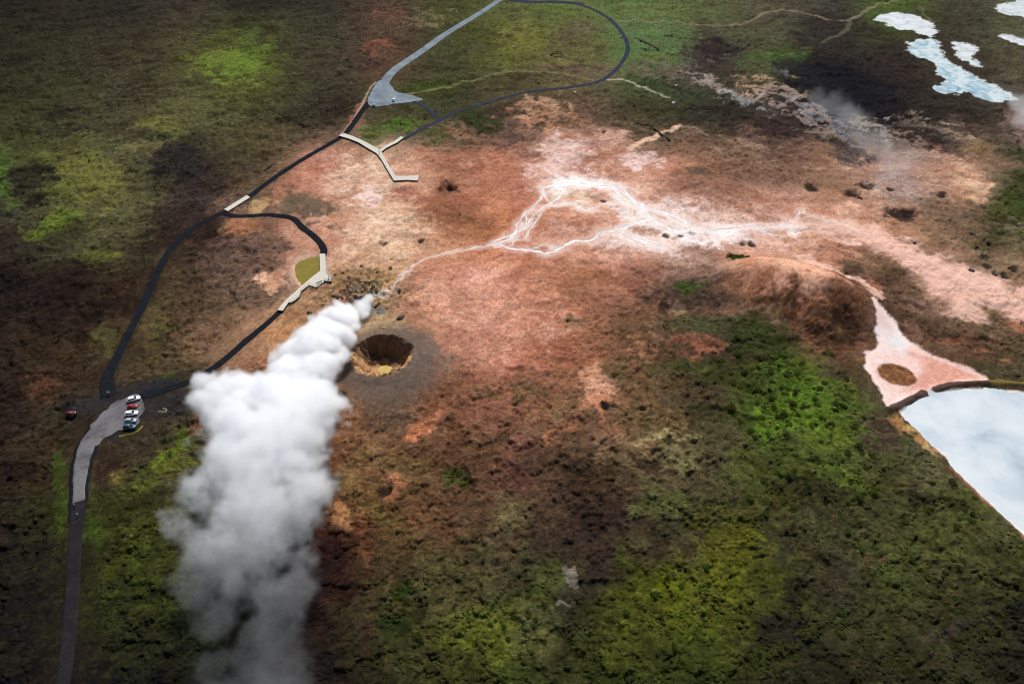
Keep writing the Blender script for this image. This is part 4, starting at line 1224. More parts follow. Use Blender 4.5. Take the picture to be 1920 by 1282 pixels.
def boardwalk(name, label, polys, rails=(), lift=.85, category='boardwalk', level=False):
    """polys: list of (pixel polygon, plank travel direction in ground degrees)."""
    P0 = np.array([tuple(at(*p))[:2] for p in polys[0][0]])
    o0 = P0.mean(0)
    zc = hz(o0[0], o0[1])
    root = empty(name, (o0[0], o0[1], zc))
    tag(root, label, category)
    if level:
        hs = np.mean([hz(*tuple(at(*p))[:2]) for p in polys[1][0]])
        hf = lambda x, y: hs + lift - zc
    else:
        hf = lambda x, y: hz(x, y) + lift - zc
    planks, edge, posts = MB(), MB(), []
    for k, (pix, pitch) in enumerate(polys):
        P = np.array([tuple(at(*p))[:2] for p in pix])
        d = np.array(tuple(at(*pitch[1]))[:2]) - np.array(tuple(at(*pitch[0]))[:2])
        d = d / np.linalg.norm(d)
        s_ = np.array([-d[1], d[0]])
        a, b = (P @ d), (P @ s_)
        rz = math.atan2(s_[1], s_[0])
        q = a.min() + .1
        while q < a.max():
            xs = []
            for i in range(len(P)):
                a0, a1, b0, b1 = a[i], a[(i + 1) % len(P)], b[i], b[(i + 1) % len(P)]
                if (a0 > q) != (a1 > q):
                    xs.append(b0 + (b1 - b0) * (q - a0) / (a1 - a0))
            xs.sort()
            for u0, u1 in zip(xs[::2], xs[1::2]):
                if u1 - u0 > .15:
                    c = d * q + s_ * (u0 + u1) / 2
                    planks.box((c[0] - o0[0], c[1] - o0[1], hf(c[0], c[1]) + random.uniform(-.006, .006)), (u1 - u0, .185, .05), rz)
            q += .2
        for i in range(len(P)):
            A, B = P[i], P[(i + 1) % len(P)]
            L = np.linalg.norm(B - A)
            n = max(1, int(L / 2.5))
            for j in range(n):
                p0, p1 = A + (B - A) * j / n, A + (B - A) * (j + 1) / n
                za, zb = hf(*p0), hf(*p1)
                edge.beam((p0[0] - o0[0], p0[1] - o0[1], za - .20), (p1[0] - o0[0], p1[1] - o0[1], zb - .20), .08, .30)
                posts.append((p0[0] - o0[0], p0[1] - o0[1], za))
    tag(link('deck_planks', planks.mesh('deck_planks', M_PLANK), root), kind='stuff')
    link('edge_beam', edge.mesh('edge_beam', M_BEAM), root)
    pm = MB().box((0, 0, -.55), (.16, .16, 1.0)).mesh('support_post', M_BEAM)
    for x, y, z in posts:
        link('support_post', pm, root, (x, y, z - .02))
    for line in rails:
        pts = [np.array(tuple(at(*p))[:2]) for p in line]
        rm, pp = MB(), MB().box((0, 0, .52), (.07, .07, 1.05)).mesh('railing_post', M_STEEL)
        for A, B in zip(pts[:-1], pts[1:]):
            n = max(1, int(np.linalg.norm(B - A) / 1.6))
            for j in range(n):
                p0, p1 = A + (B - A) * j / n, A + (B - A) * (j + 1) / n
                za, zb = hf(*p0), hf(*p1)
                for hh in (1.05, .7, .35):
                    rm.beam((p0[0] - o0[0], p0[1] - o0[1], za + hh), (p1[0] - o0[0], p1[1] - o0[1], zb + hh), .06, .06)
                link('railing_post', pp, root, (p0[0] - o0[0], p0[1] - o0[1], za))
        link('railing', rm.mesh('railing', M_STEEL), root)
    return root


random.seed(4)
boardwalk('boardwalk', 'short straight pale wooden boardwalk bridging the dark path above the loop', [
    ([(420.5, 394), (428, 397.5), (469.5, 371.5), (463, 367.5)], ((424, 396), (466, 369)))], lift=.5)
boardwalk('boardwalk', 'branching pale wooden boardwalk over pink clay with a bent viewing arm', [
    ([(635, 257), (645, 252.5), (662, 258), (686, 269), (704, 278.5), (712, 284), (706, 290), (694, 283), (672, 269.5), (654, 262.5)], ((640, 255), (710, 287))),
    ([(712, 284), (722, 276), (741, 266.5), (752, 258.5), (757.5, 260.5), (745, 270), (725, 280), (716, 287)], ((714, 285), (755, 260))),
    ([(706, 290), (712, 284), (716, 287.5), (722, 300), (730, 314), (742, 333), (739, 341.5), (729, 325), (715, 301)], ((710, 288), (741, 337))),
    ([(739, 341.5), (742, 332.5), (764, 333), (786, 331), (783.5, 342), (764, 340.5)], ((740, 337), (785, 337)))], lift=.9)
boardwalk('viewing_platform', 'large angled pale wooden viewing platform with railings beside the ochre pond', [
    ([(600, 479), (610.5, 479), (612.5, 511), (601, 511)], ((605, 479), (607, 511))),
    ([(601, 511), (612.5, 511), (617, 517), (623, 522), (622.5, 531), (610, 530), (602, 537), (594, 542), (580, 538), (566, 549), (557, 548), (583, 525)], ((612, 514), (562, 549))),
    ([(557, 548), (566, 549), (563, 559), (553, 567), (545.5, 571), (542.5, 570), (531, 586), (521, 584.5), (533, 570), (542, 561)], ((562, 549), (526, 585)))],
    rails=[[(612.5, 511), (617, 517), (623, 522), (622.5, 531), (610, 530), (602, 537), (594, 542), (580, 538), (566, 549)], [(566, 549), (563, 559), (553, 567), (545.5, 571), (542.5, 570)]], lift=1.15, category='viewing platform', level=True)


def deck_z(px, py, lift):
    p = at(px, py)
    for _ in range(4):
        z = hz(p.x, p.y) + lift + .03
        p = at(px, py, z)
    return p


# bench on the platform
bp = deck_z(598.5, 530.5, 1.15)
bench = empty('bench', bp, R(38))
tag(bench, 'dark bench standing on the pale platform planks', 'bench')
link('seat', MB().box((0, 0, .45), (2.6, .42, .07)).mesh('seat', M_DARKWOOD), bench)
link('backrest', MB().box((0, -.22, .72), (2.6, .05, .36)).mesh('backrest', M_DARKWOOD), bench)
lg = MB().box((0, 0, .21), (.08, .38, .42)).mesh('leg', M_DARKWOOD)
for x in (-1.1, 1.1):
    link('leg', lg, bench, (x, 0, 0))

# ------------------------------------------------------------------ cars


def loft(sections, material, name, smooth=True):
    """sections: list of (x, [(y, z) ring])."""
    v, f = [], []
    n = len(sections[0][1])
    for x, ring in sections:
        for y, z in ring:
            v.append((x, y, z))
    for i in range(len(sections) - 1):
        for j in range(n):
            k = (j + 1) % n
            f.append((i * n + j, i * n + k, (i + 1) * n + k, (i + 1) * n + j))
    f.append(tuple(range(n))[::-1])
    f.append(tuple((len(sections) - 1) * n + j for j in range(n)))
    me = mesh_from(name, v, f, material)
    bm = bmesh.new()
    bm.from_mesh(me)
    bmesh.ops.recalc_face_normals(bm, faces=bm.faces[:])
    bm.to_mesh(me)
    bm.free()
    if smooth:
        me.polygons.foreach_set('use_smooth', [len(p.vertices) == 4 for p in me.polygons])
    return me


def paint(name, hexc, k=1.0):
    def b(nt, out):
        bs = N(nt, 'ShaderNodeBsdfPrincipled', i_Roughness=.35)
        bs.inputs['Coat Weight'].default_value = .4
        tc = N(nt, 'ShaderNodeTexCoord')
        nz = N(nt, 'ShaderNodeTexNoise', i_Scale=1.5, i_Detail=3.0)
        nt.links.new(tc.outputs['Object'], nz.inputs['Vector'])
        mr = N(nt, 'ShaderNodeMapRange')
        mr.inputs[3].default_value, mr.inputs[4].default_value = .85, 1.1
        nt.links.new(nz.outputs[0], mr.inputs[0])
        mx = N(nt, 'ShaderNodeMix', data_type='RGBA', blend_type='MULTIPLY')
        mx.inputs[0].default_value = 1.0
        mx.inputs[6].default_value = rgba(hexc, k)
        nt.links.new(mr.outputs[0], mx.inputs[7])
        nt.links.new(mx.outputs[2], bs.inputs['Base Color'])
        nt.links.new(bs.outputs[0], out.inputs['Surface'])
    return mat(name, b)


M_DARKRED = paint('dark_red_paint', '6a1014')
M_WHITE, M_RED, M_SILVER, M_TEALCAR, M_BLUEG = paint('white_paint', 'eef0f0'), paint('red_paint', 'a01820'), paint('silver_paint', '9aa4ac'), paint('dark_teal_paint', '2a5464'), paint('blue_grey_paint', '86a4b4')
M_GLASS = simple_mat('dark_car_glass', '10161a', .08, spec=.6, vary=.05)
M_TYRE = simple_mat('tyre_rubber', '161616', .9)
M_RIM = simple_mat('wheel_rim', '8c8e90', .35, metal=.6)
M_LAMP = simple_mat('clear_lamp', 'd8dade', .15, spec=.6, vary=.05)
M_TAIL = simple_mat('red_lamp', '8a1014', .2, spec=.5, vary=.05)


def ring(hw, z0, z1, c=.12):
    return [(-hw + c, z0), (hw - c, z0), (hw, z0 + c), (hw, z1 - c), (hw - c, z1), (-hw + c, z1), (-hw, z1 - c), (-hw, z0 + c)]


body_me = loft([(-2.18, ring(.70, .42, .78)), (-2.10, ring(.82, .30, .94)), (-1.5, ring(.89, .24, .98)), (-.4, ring(.90, .22, .98)), (.7, ring(.90, .22, .98)),
                (1.2, ring(.88, .24, .94)), (1.85, ring(.83, .28, .84)), (2.12, ring(.72, .34, .72))], M_WHITE, 'body')
glass_me = loft([(-1.95, [(-.70, .93), (.70, .93), (.72, .96), (-.72, .96)]), (-1.55, [(-.78, .93), (.78, .93), (.62, 1.40), (-.62, 1.40)]), (.15, [(-.80, .93), (.80, .93), (.64, 1.44), (-.64, 1.44)]),
                 (.98, [(-.76, .93), (.76, .93), (.74, .965), (-.74, .965)])], M_GLASS, 'windows', False)
roof_me = loft([(-1.62, [(-.60, 1.36), (.60, 1.36), (.58, 1.42), (-.58, 1.42)]), (-1.1, [(-.66, 1.37), (.66, 1.37), (.60, 1.49), (-.60, 1.49)]), (-.2, [(-.67, 1.38), (.67, 1.38), (.61, 1.50), (-.61, 1.50)]),
                (.28, [(-.65, 1.37), (.65, 1.37), (.60, 1.44), (-.60, 1.44)])], M_WHITE, 'roof')
pil = []
for s in (-1, 1):
    pil.append(MB())
    pil_ = pil[-1]
    pil_.beam((.18, s * .655, 1.41), (.98, s * .77, .96), .07, .06)
    pil_.beam((-.55, s * .66, 1.41), (-.50, s * .81, .96), .05, .09)
    pil_.beam((-1.6, s * .625, 1.38), (-1.95, s * .73, .95), .07, .12)
pillar_me = [MBone(m, k).mesh('pillar', M_WHITE) for m in pil for k in range(3)]


def disc(rad, w, material, name, n=16, hole=0.0):
    v, f = [], []
    for y in (-w / 2, w / 2):
        for k in range(n):
            a = 2 * math.pi * k / n
            v.append((rad * math.cos(a), y, rad * math.sin(a)))
    for k in range(n):
        f.append((k, (k + 1) % n, n + (k + 1) % n, n + k))
    f.append(tuple(range(n)))
    f.append(tuple(range(2 * n - 1, n - 1, -1)))
    me = mesh_from(name, v, f, material)
    bm = bmesh.new()
    bm.from_mesh(me)
    bmesh.ops.recalc_face_normals(bm, faces=bm.faces[:])
    bm.to_mesh(me)
    bm.free()
    return me


tyre_me, rim_me = disc(.33, .22, M_TYRE, 'tyre'), disc(.21, .24, M_RIM, 'rim', 12)
head_me = MB().box((0, 0, 0), (.10, .34, .14)).mesh('headlight', M_LAMP)
tail_me = MB().box((0, 0, 0), (.08, .28, .18)).mesh('tail_light', M_TAIL)
mir_me = MB().box((0, 0, 0), (.14, .18, .12)).mesh('wing_mirror', M_TYRE)


def make_car(label):
    root = empty('parked_car', (0, 0, 0))
    tag(root, label, 'car')
    link('body', body_me, root)
    link('windows', glass_me, root)
    link('roof', roof_me, root)
    for m in pillar_me:
        link('pillar', m, root)
    for x in (-1.35, 1.32):
        for s in (-1, 1):
            t = link('tyre', tyre_me, root, (x, s * .80, .33))
            link('rim', rim_me, t)
    for s in (-1, 1):
        link('headlight', head_me, root, (2.04, s * .52, .62))
        link('tail_light', tail_me, root, (-2.13, s * .60, .74))
        link('wing_mirror', mir_me, root, (.72, s * .97, 1.0))
    return root


def copy_tree(o, parent=None):
    c = o.copy()
    COL.objects.link(c)
    if parent is not None:
        c.parent = parent
    for ch in list(o.children):
        copy_tree(ch, c)
    return c


def repaint(root, m):
    for ch in root.children:
        if ch.name.split('.')[0] in ('body', 'roof', 'pillar'):
            ch.material_slots[0].link = 'OBJECT'
            ch.material_slots[0].material = m


def place(o, px, py, rz, scale=1.0, lift=.16):
    p = at(px, py, .7)
    z = hz(p.x, p.y)
    p = at(px, py, z + lift + .6)
    o.location = (p.x, p.y, hz(p.x, p.y) + lift)
    o.rotation_euler = (0, 0, rz)
    o.scale = (scale, scale, scale)


CARS = [
    (250.5, 747.5, R(22), 1.03, M_WHITE, 'white car at the top of the parked row, nearest the dark footpath'),
    (248, 761, R(8), .80, M_RED, 'small red car parked in the row between two white cars'),
    (246.5, 774.5, R(10), 1.02, M_WHITE, 'white car parked between the small red car and the silver car'),
    (245, 788, R(3), .92, M_SILVER, 'silver grey car parked between a white car and the dark teal car'),
    (243, 799.5, R(-2), 1.0, M_TEALCAR, 'dark teal car at the lower end of the parked row, nearest the mossy kerb'),
    (133, 774, R(12), .78, M_DARKRED, 'dark red car parked alone on a dark patch left of the gravel lot'),
    (738.5, 187, R(84), 1.0, M_WHITE, 'white car on the far grey gravel lot above the branching boardwalk'),
    (701, 197, R(100), .95, M_BLUEG, 'pale blue grey car on the far gravel lot where the dark path starts'),
]
car0 = make_car(CARS[0][5])
for i, (px, py, rz, sc, m_, lab) in enumerate(CARS):
    c = car0 if i == 0 else copy_tree(car0)
    c['label'] = lab
    if i < 5:
        c['group'] = 'cars parked in a row'
    repaint(c, m_)
    place(c, px, py, rz, sc)

# ------------------------------------------------------------------ people
M_SKIN = simple_mat('skin', 'c89a80', .6, vary=.05)
M_HAIR = simple_mat('hair', '2a2018', .7)
CLOTH = {k: simple_mat(k + '_cloth', h, .9, vary=.1) for k, h in dict(black='17181b', red='8a2024', white='d8d6d0', blue='22345a', grey='55575a', olive='3f4228', cream='c9c4b0', denim='2b3446').items()}


def person_mesh(pose):
    """A standing or walking figure 1.74 m tall, one skinned surface; three material zones by height."""
    sw = .16 if pose == 'walk' else .03
    J = [(0, 0, .95), (0, 0, 1.12), (0, .0, 1.32), (0, 0, 1.45), (0, .01, 1.54), (0, .03, 1.62), (0, .02, 1.72),
         (.10, 0, .90), (.11, sw, .50), (.11, -.01 + sw * .6, .09), (.12, .13 + sw * .6, .04),
         (-.10, 0, .90), (-.11, -sw * .4, .50), (-.11, -.06 - sw * 1.5, .09), (-.12, .08 - sw * 1.5, .04),
         (.19, 0, 1.40), (.25, -.03 - sw * .6, 1.14), (.24, .06 - sw * .5, .90), (.23, .10 - sw * .5, .80),
         (-.19, 0, 1.40), (-.25, .02 + sw * .6, 1.14), (-.24, .12 + sw * .8, .92), (-.23, .18 + sw * .8, .83)]
    rad = [.15, .135, .16, .11, .055, .095, .075, .095, .062, .045, .04, .095, .062, .045, .04, .07, .05, .04, .035, .07, .05, .04, .035]
    E = [(0, 1), (1, 2), (2, 3), (3, 4), (4, 5), (5, 6), (0, 7), (7, 8), (8, 9), (9, 10), (0, 11), (11, 12), (12, 13), (13, 14),
         (3, 15), (15, 16), (16, 17), (17, 18), (3, 19), (19, 20), (20, 21), (21, 22)]
    me = bpy.data.meshes.new('body')
    me.from_pydata(J, E, [])
    o = bpy.data.objects.new('body', me)
    COL.objects.link(o)
    md = o.modifiers.new('skin', 'SKIN')
    for i, r_ in enumerate(rad):
        me.skin_vertices[0].data[i].radius = (r_, r_ * .8)
    me.skin_vertices[0].data[0].use_root = True
    sb = o.modifiers.new('smooth', 'SUBSURF')
    sb.levels = sb.render_levels = 1
    dg = bpy.context.evaluated_depsgraph_get()
    res = bpy.data.meshes.new_from_object(o.evaluated_get(dg))
    bpy.data.objects.remove(o, do_unlink=True)
    res.name = 'body'
    res.materials.clear()
    for m_ in (CLOTH['black'], CLOTH['denim'], M_SKIN):
        res.materials.append(m_)
    for p in res.polygons:
        z = p.center.z
        hand = abs(p.center.x) > .19 and z < .89
        p.material_index = 2 if (z > 1.50 or hand) else (1 if z < .93 else 0)
        p.use_smooth = True
    return res


hv = MB()
hair_bm = bmesh.new()
bmesh.ops.create_icosphere(hair_bm, subdivisions=2, radius=.105)
for v in hair_bm.verts:
    v.co = Vector((v.co.x * .95, v.co.y * 1.05, max(v.co.z, -.03 - .05 * (v.co.y < 0)) * .95))
hair_me = bpy.data.meshes.new('hair')
hair_bm.to_mesh(hair_me)
hair_bm.free()
hair_me.materials.append(M_HAIR)
POSES = {k: person_mesh(k) for k in ('stand', 'walk')}
PEOPLE = [  # px, py, surface lift, heading deg, pose, top, trousers, label
    (616.5, 519.5, 1.15, -60, 'stand', 'black', 'denim', 'person in black at the upper end of the platform corner railing'),
    (613.5, 526.5, 1.15, -80, 'stand', 'grey', 'black', 'person in grey jacket standing at the middle of the platform corner'),
    (608.5, 527.5, 1.15, -100, 'stand', 'black', 'black', 'person in black clothes at the lower platform edge, left of the corner group'),
    (616, 524, 1.15, 20, 'stand', 'blue', 'denim', 'person in dark blue jacket facing the steam at the platform corner'),
    (620.5, 522.5, 1.15, -20, 'stand', 'white', 'denim', 'person in white jacket at the far right tip of the platform'),
    (619, 527.5, 1.15, -60, 'stand', 'olive', 'black', 'person in olive jacket near the lower right railing of the platform'),
    (711, 285.5, .9, 170, 'walk', 'black', 'denim', 'person in black walking behind another at the fork of the branching boardwalk'),
    (710.5, 290.5, .9, 190, 'walk', 'grey', 'black', 'person in grey walking ahead at the fork of the branching boardwalk'),
    (140, 946, .15, 175, 'walk', 'cream', 'olive', 'person in cream jacket walking on the road just below the pale gravel'),
    (145, 964, .15, 185, 'walk', 'white', 'grey', 'person in white jacket following on the dark road, nearer the bottom'),
]
for px, py, lift, hd, pose, top, leg, lab in PEOPLE:
    p = at(px, py, 1.0)
    for _ in range(3):
        p = at(px, py, hz(p.x, p.y) + lift + .9)
    root = empty('person', (p.x, p.y, hz(p.x, p.y) + lift + .02), R(hd))
    tag(root, lab, 'person', 'visitors walking and standing about the site')
    b = link('body', POSES[pose], root)
    for k, m_ in enumerate((CLOTH[top], CLOTH[leg], M_SKIN)):
        b.material_slots[k].link = 'OBJECT'
        b.material_slots[k].material = m_
    link('hair', hair_me, root, (0, .015, 1.70))

# ------------------------------------------------------------------ banks, old walls, stones
M_BANK = simple_mat('dark_turf_bank', '362c22', .95, scale=1.5, vary=.3, bump=.6)
M_MOSSY = simple_mat('yellow_moss', '7a7222', .95, scale=1.5, vary=.3, bump=.6)
M_STONE = simple_mat('dark_stone', '3a322c', .9, scale=2.5, vary=.35, bump=.6)
M_PALE = simple_mat('pale_stone', 'd2d0c8', .85, scale=3, vary=.15, bump=.4)
M_WOOD = simple_mat('bleached_timber', 'b4ac92', .85, scale=3, vary=.15)


def bank(pix, w, h, label, name, cat, material, closed=False):
    w, h = w * .6, h * .4
    L = ground_line(pix, 6)
    if closed:
        L = np.concatenate([L, L[:1]])
    s = np.concatenate([[0], np.cumsum(np.hypot(*np.diff(L, axis=0).T))])
    n = max(6, int(s[-1] / .8))
    q = np.linspace(0, s[-1], n)
    P = np.stack([np.interp(q, s, L[:, 0]), np.interp(q, s, L[:, 1])], 1)
    T = np.gradient(P, axis=0)
    T /= np.linalg.norm(T, axis=1, keepdims=True) + 1e-9
    Nn = np.stack([-T[:, 1], T[:, 0]], 1)
    end = np.ones(n) if closed else np.clip(np.minimum(np.arange(n), np.arange(n)[::-1]) / 3.0, .15, 1)
    prof = [(-1.0, -.25), (-.6, .45), (-.25, .9), (.25, 1.0), (.6, .5), (1.0, -.25)]
    c = P.mean(0)
    zc = hz(c[0], c[1])
    V = np.zeros((n, len(prof), 3))
    for j, (u, hh) in enumerate(prof):
        V[:, j, :2] = P + Nn * (u * w / 2 * (1 + .15 * fb(P[:, 0], P[:, 1], 3, 2, 131 + j)))[:, None]
        V[:, j, 2] = base_height(V[:, j, 0], V[:, j, 1], False) + h * hh * end * (1 + .4 * fb(P[:, 0], P[:, 1], 2, 2, 141 + j))
    V[..., 0] -= c[0]
    V[..., 1] -= c[1]
    V[..., 2] -= zc
    k = len(prof)
    idx = np.arange(n * k).reshape(n, k)
    Q = np.stack([idx[:-1, :-1], idx[1:, :-1], idx[1:, 1:], idx[:-1, 1:]], -1).reshape(-1, 4)
    me = mesh_from(name, V.reshape(-1, 3), Q[:, ::-1], material)
    if sum(p.normal.z for p in me.polygons) < 0:
        me.flip_normals()
    return tag(link(name, me, None, (c[0], c[1], zc)), label, cat)


bank([(1187, 69), (1200, 75), (1216, 82), (1236, 92)], 2.6, 1.0, 'long straight dark earth bank on the green slope right of the far path', 'earth_bank', 'earth bank', M_BANK)
bank([(1200, 89), (1212, 92), (1222, 95)], 1.6, .8, 'short dark earth bank below the long straight one by the far path', 'earth_bank', 'earth bank', M_BANK)
bank([(1187, 232), (1202, 233), (1216, 236), (1230, 243), (1241, 252), (1258, 263)], 1.7, 1.0, 'curved black earth bank crossed by a pale track above the white rills', 'earth_bank', 'earth bank', M_BANK)
bank([(499, 202), (520, 211), (545, 222), (574, 235)], 1.1, .8, 'thin straight turf wall in olive grass left of the dark path', 'turf_wall', 'turf wall', M_BANK)
bank([(497, 318), (508, 310), (520, 302)], 1.0, .6, 'short thin turf wall close beside the dark path', 'turf_wall', 'turf wall', M_BANK)
bank([(1031, 103), (1037, 98), (1046, 97), (1054, 101), (1051, 106), (1042, 107)], 1.3, .7, 'small dark stone ring in the moss inside the far path', 'stone_ring', 'stone ring', M_STONE, True)
bank([(1244, 68), (1258, 66), (1270, 67), (1278, 70)], 1.6, .7, 'low dark green bank on the bright far meadow', 'earth_bank', 'earth bank', M_BANK)
bank([(223, 817.5), (234, 816), (246, 814), (257, 809), (263, 803), (267, 798)], 1.1, .7, 'yellow mossy kerb along the lower side of the gravel lot', 'mossy_kerb', 'kerb', M_MOSSY)

# low timber rail beyond the parked cars
fp = at(305, 771)
fr = empty('timber_rail', (fp.x, fp.y, hz(fp.x, fp.y)))
tag(fr, 'small bleached timber rail on dark gravel right of the parked cars', 'rail')
pts = [tuple(at(*p) - fp)[:2] for p in ((298, 773.5), (305, 774), (312, 774.5), (313.5, 769), (307, 768))]
pme = MB().box((0, 0, .4), (.14, .14, .9)).mesh('post', M_WOOD)
for x, y in pts:
    link('post', pme, fr, (x, y, 0))
for (x0, y0), (x1, y1) in zip(pts[:-1], pts[1:]):
    link('crossbar', MB().beam((x0, y0, .8), (x1, y1, .8), .16, .10).mesh('crossbar', M_WOOD), fr)


def signpost(px, py, label, board):
    p = at(px, py)
    r_ = empty('signpost', (p.x, p.y, hz(p.x, p.y)))
    tag(r_, label, 'signpost')
    link('post', MB().box((0, 0, .9), (.10, .10, 1.8)).mesh('post', M_DARKWOOD), r_)
    link('board', MB().box((0, -.08, 1.5), (1.0, .06, .7)).mesh('board', board), r_)


signpost(272, 749, 'dark signpost at the mouth of the lower footpath beside the top white car', M_DARKWOOD)
signpost(206, 740, 'pale signpost where the wide dark footpath meets the gravel lot', M_PALE)


def rock_mesh(name, seed, material, flat=.7):
    rnd = random.Random(seed)
    bm = bmesh.new()
    bmesh.ops.create_icosphere(bm, subdivisions=2, radius=1.0)
    ph = [rnd.uniform(0, 6.28) for _ in range(6)]
    for v in bm.verts:
        n = v.co.normalized()
        k = 1 + .22 * math.sin(3 * n.x + ph[0]) * math.cos(2.5 * n.y + ph[1]) + .16 * math.sin(5 * n.z + ph[2] + 3 * n.x) + rnd.uniform(-.10, .10)
        v.co = Vector((n.x * k * 1.15, n.y * k * .9, max(-.3, n.z * k * flat)))
    me = bpy.data.meshes.new(name)
    bm.to_mesh(me)
    bm.free()
    me.materials.append(material)
    return me


random.seed(11)
M_LAVA = simple_mat('black_lava_rock', '2c2622', .95, scale=1.5, vary=.4, bump=.7)
M_TANROCK = simple_mat('tan_sinter_rock', '8a6e4c', .95, scale=1.2, vary=.4, bump=.7)
boulders = [rock_mesh('boulder', 30 + k, M_LAVA) for k in range(4)]
for px, py, s in [(1886, 516, 1.7), (1823, 505, 2.0), (1716, 454, 1.6), (1852, 499, 1.5), (1869, 513, 1.3), (1901, 503, 1.7), (1850, 479, 1.3), (1825, 437, 1.3), (1833, 460, 1.2), (1856, 450, 1.3),
                  (1770, 364, 1.5), (1705, 398, 1.8), (1612, 372, 1.3), (1670, 357, 1.6)]:
    p = at(px, py)
    o = link('boulder', random.choice(boulders))
    o.location = (p.x, p.y, hz(p.x, p.y, True) - .1)
    o.rotation_euler = (0, 0, random.uniform(0, 6.28))
    o.scale = (s * .8,) * 3
    tag(o, 'black boulder lying along the edge of the pale clay wash at right', 'boulder', 'black boulders beside the clay wash')
for px, py, s, lab in [(1263, 194, 1.1, 'white boulder on the dark heath above the curved black bank'), (1268, 158, .8, 'small white boulder on the green slope below the pale trail bend'),
                       (1260, 99, .7, 'small white boulder on the bright far meadow'), (1078, 173, .7, 'small white boulder just below the far path'), (963, 85, .8, 'white boulder in the moss near the grey gravel road')]:
    p = at(px, py)
    o = link('white_boulder', rock_mesh('white_boulder', px, M_PALE))
    o.location = (p.x, p.y, hz(p.x, p.y, True))
    o.scale = (s,) * 3
    tag(o, lab, 'boulder')

# broken sinter and lava round the steam vent
vent_rocks = [rock_mesh('vent_rock', 60 + k, M_TANROCK if k % 5 else M_LAVA, .6) for k in range(6)]
random.seed(21)
n_put = 0
while n_put < 120:
    a, r_ = random.uniform(0, 6.28), random.gauss(0, 1)
    px, py = 668 + 62 * math.cos(a) * abs(r_), 553 + 34 * math.sin(a) * abs(r_)
    if px < 622 and py < 548 or py > 640 or px < 560:
        continue
    p = at(px, py)
    ri = random.randrange(len(vent_rocks))
    o = link('vent_rock', vent_rocks[ri])
    s = random.uniform(.4, 1.0) * (1.7 if random.random() < .15 else 1)
    o.location = (p.x, p.y, hz(p.x, p.y, True) - .12 * s)
    o.rotation_euler = (random.uniform(-.3, .3), random.uniform(-.3, .3), random.uniform(0, 6.28))
    o.scale = (s * random.uniform(.8, 1.5), s, s * random.uniform(.6, 1.1))
    side = ('above' if py < 545 else 'below' if py > 565 else 'level with') + ' the steam vent, ' + ('left' if px < 650 else 'right' if px > 700 else 'close') + (' of it' if not 650 <= px <= 700 else ' by')
    tag(o, '%s broken %s rock %s' % ('big' if s > .85 else 'middling' if s > .6 else 'small', 'tan' if ri % 5 else 'black', side), 'rock', 'broken rocks around the steam vent')
    n_put += 1

# ------------------------------------------------------------------ shrubs and tussocks
M_LEAF = simple_mat('dark_shrub_leaves', '364410', .9, scale=1.2, vary=.35, spec=.08, k=.75)
M_LEAF2 = simple_mat('olive_shrub_leaves', '32360f', .9, scale=1.2, vary=.35, spec=.08, k=.75)
M_STEM = simple_mat('shrub_stems', '3a2a1c', .9)


def shrub_parts(seed, material):
    rnd = random.Random(seed)
    v, f = [], []
    lobes = [(rnd.uniform(-.55, .55), rnd.uniform(-.55, .55), rnd.uniform(.25, .5), rnd.uniform(.45, .75)) for _ in range(5)] + [(0, 0, .5, .8)]
    for _ in range(150):
        lx, ly, lz, lr = rnd.choice(lobes)
        th_, ph_ = rnd.uniform(0, 6.28), math.acos(rnd.uniform(-.1, 1))
        rr_ = lr * rnd.uniform(.75, 1.05)
        c = Vector((lx + rr_ * math.sin(ph_) * math.cos(th_), ly + rr_ * math.sin(ph_) * math.sin(th_), max(.02, lz + .75 * rr_ * math.cos(ph_))))
        s = rnd.uniform(.10, .24)
        nrm = Vector((rnd.gauss(0, .6), rnd.gauss(0, .6), 1)).normalized()
        t = nrm.orthogonal().normalized()
        t.rotate(Matrix.Rotation(rnd.uniform(0, 6.28), 3, nrm))
        b_ = nrm.cross(t)
        i = len(v)
        for x, y in ((-1, 0), (0, -.6), (1, 0), (0, .6)):
            v.append(c + t * x * s + b_ * y * s)
        f.append((i, i + 1, i + 2, i + 3))
    foliage = mesh_from('foliage', v, f, material)
    st = MB()
    for _ in range(5):
        a = rnd.uniform(0, 6.28)
        st.beam((.1 * math.cos(a), .1 * math.sin(a), -.15), (.6 * math.cos(a), .6 * math.sin(a), .6), .06, .06)
    return foliage, st.mesh('stem', M_STEM)


SHRUBS = [shrub_parts(80 + k, M_LEAF if k % 3 else M_LEAF2) for k in range(7)]
random.seed(5)
_sh_xy = []


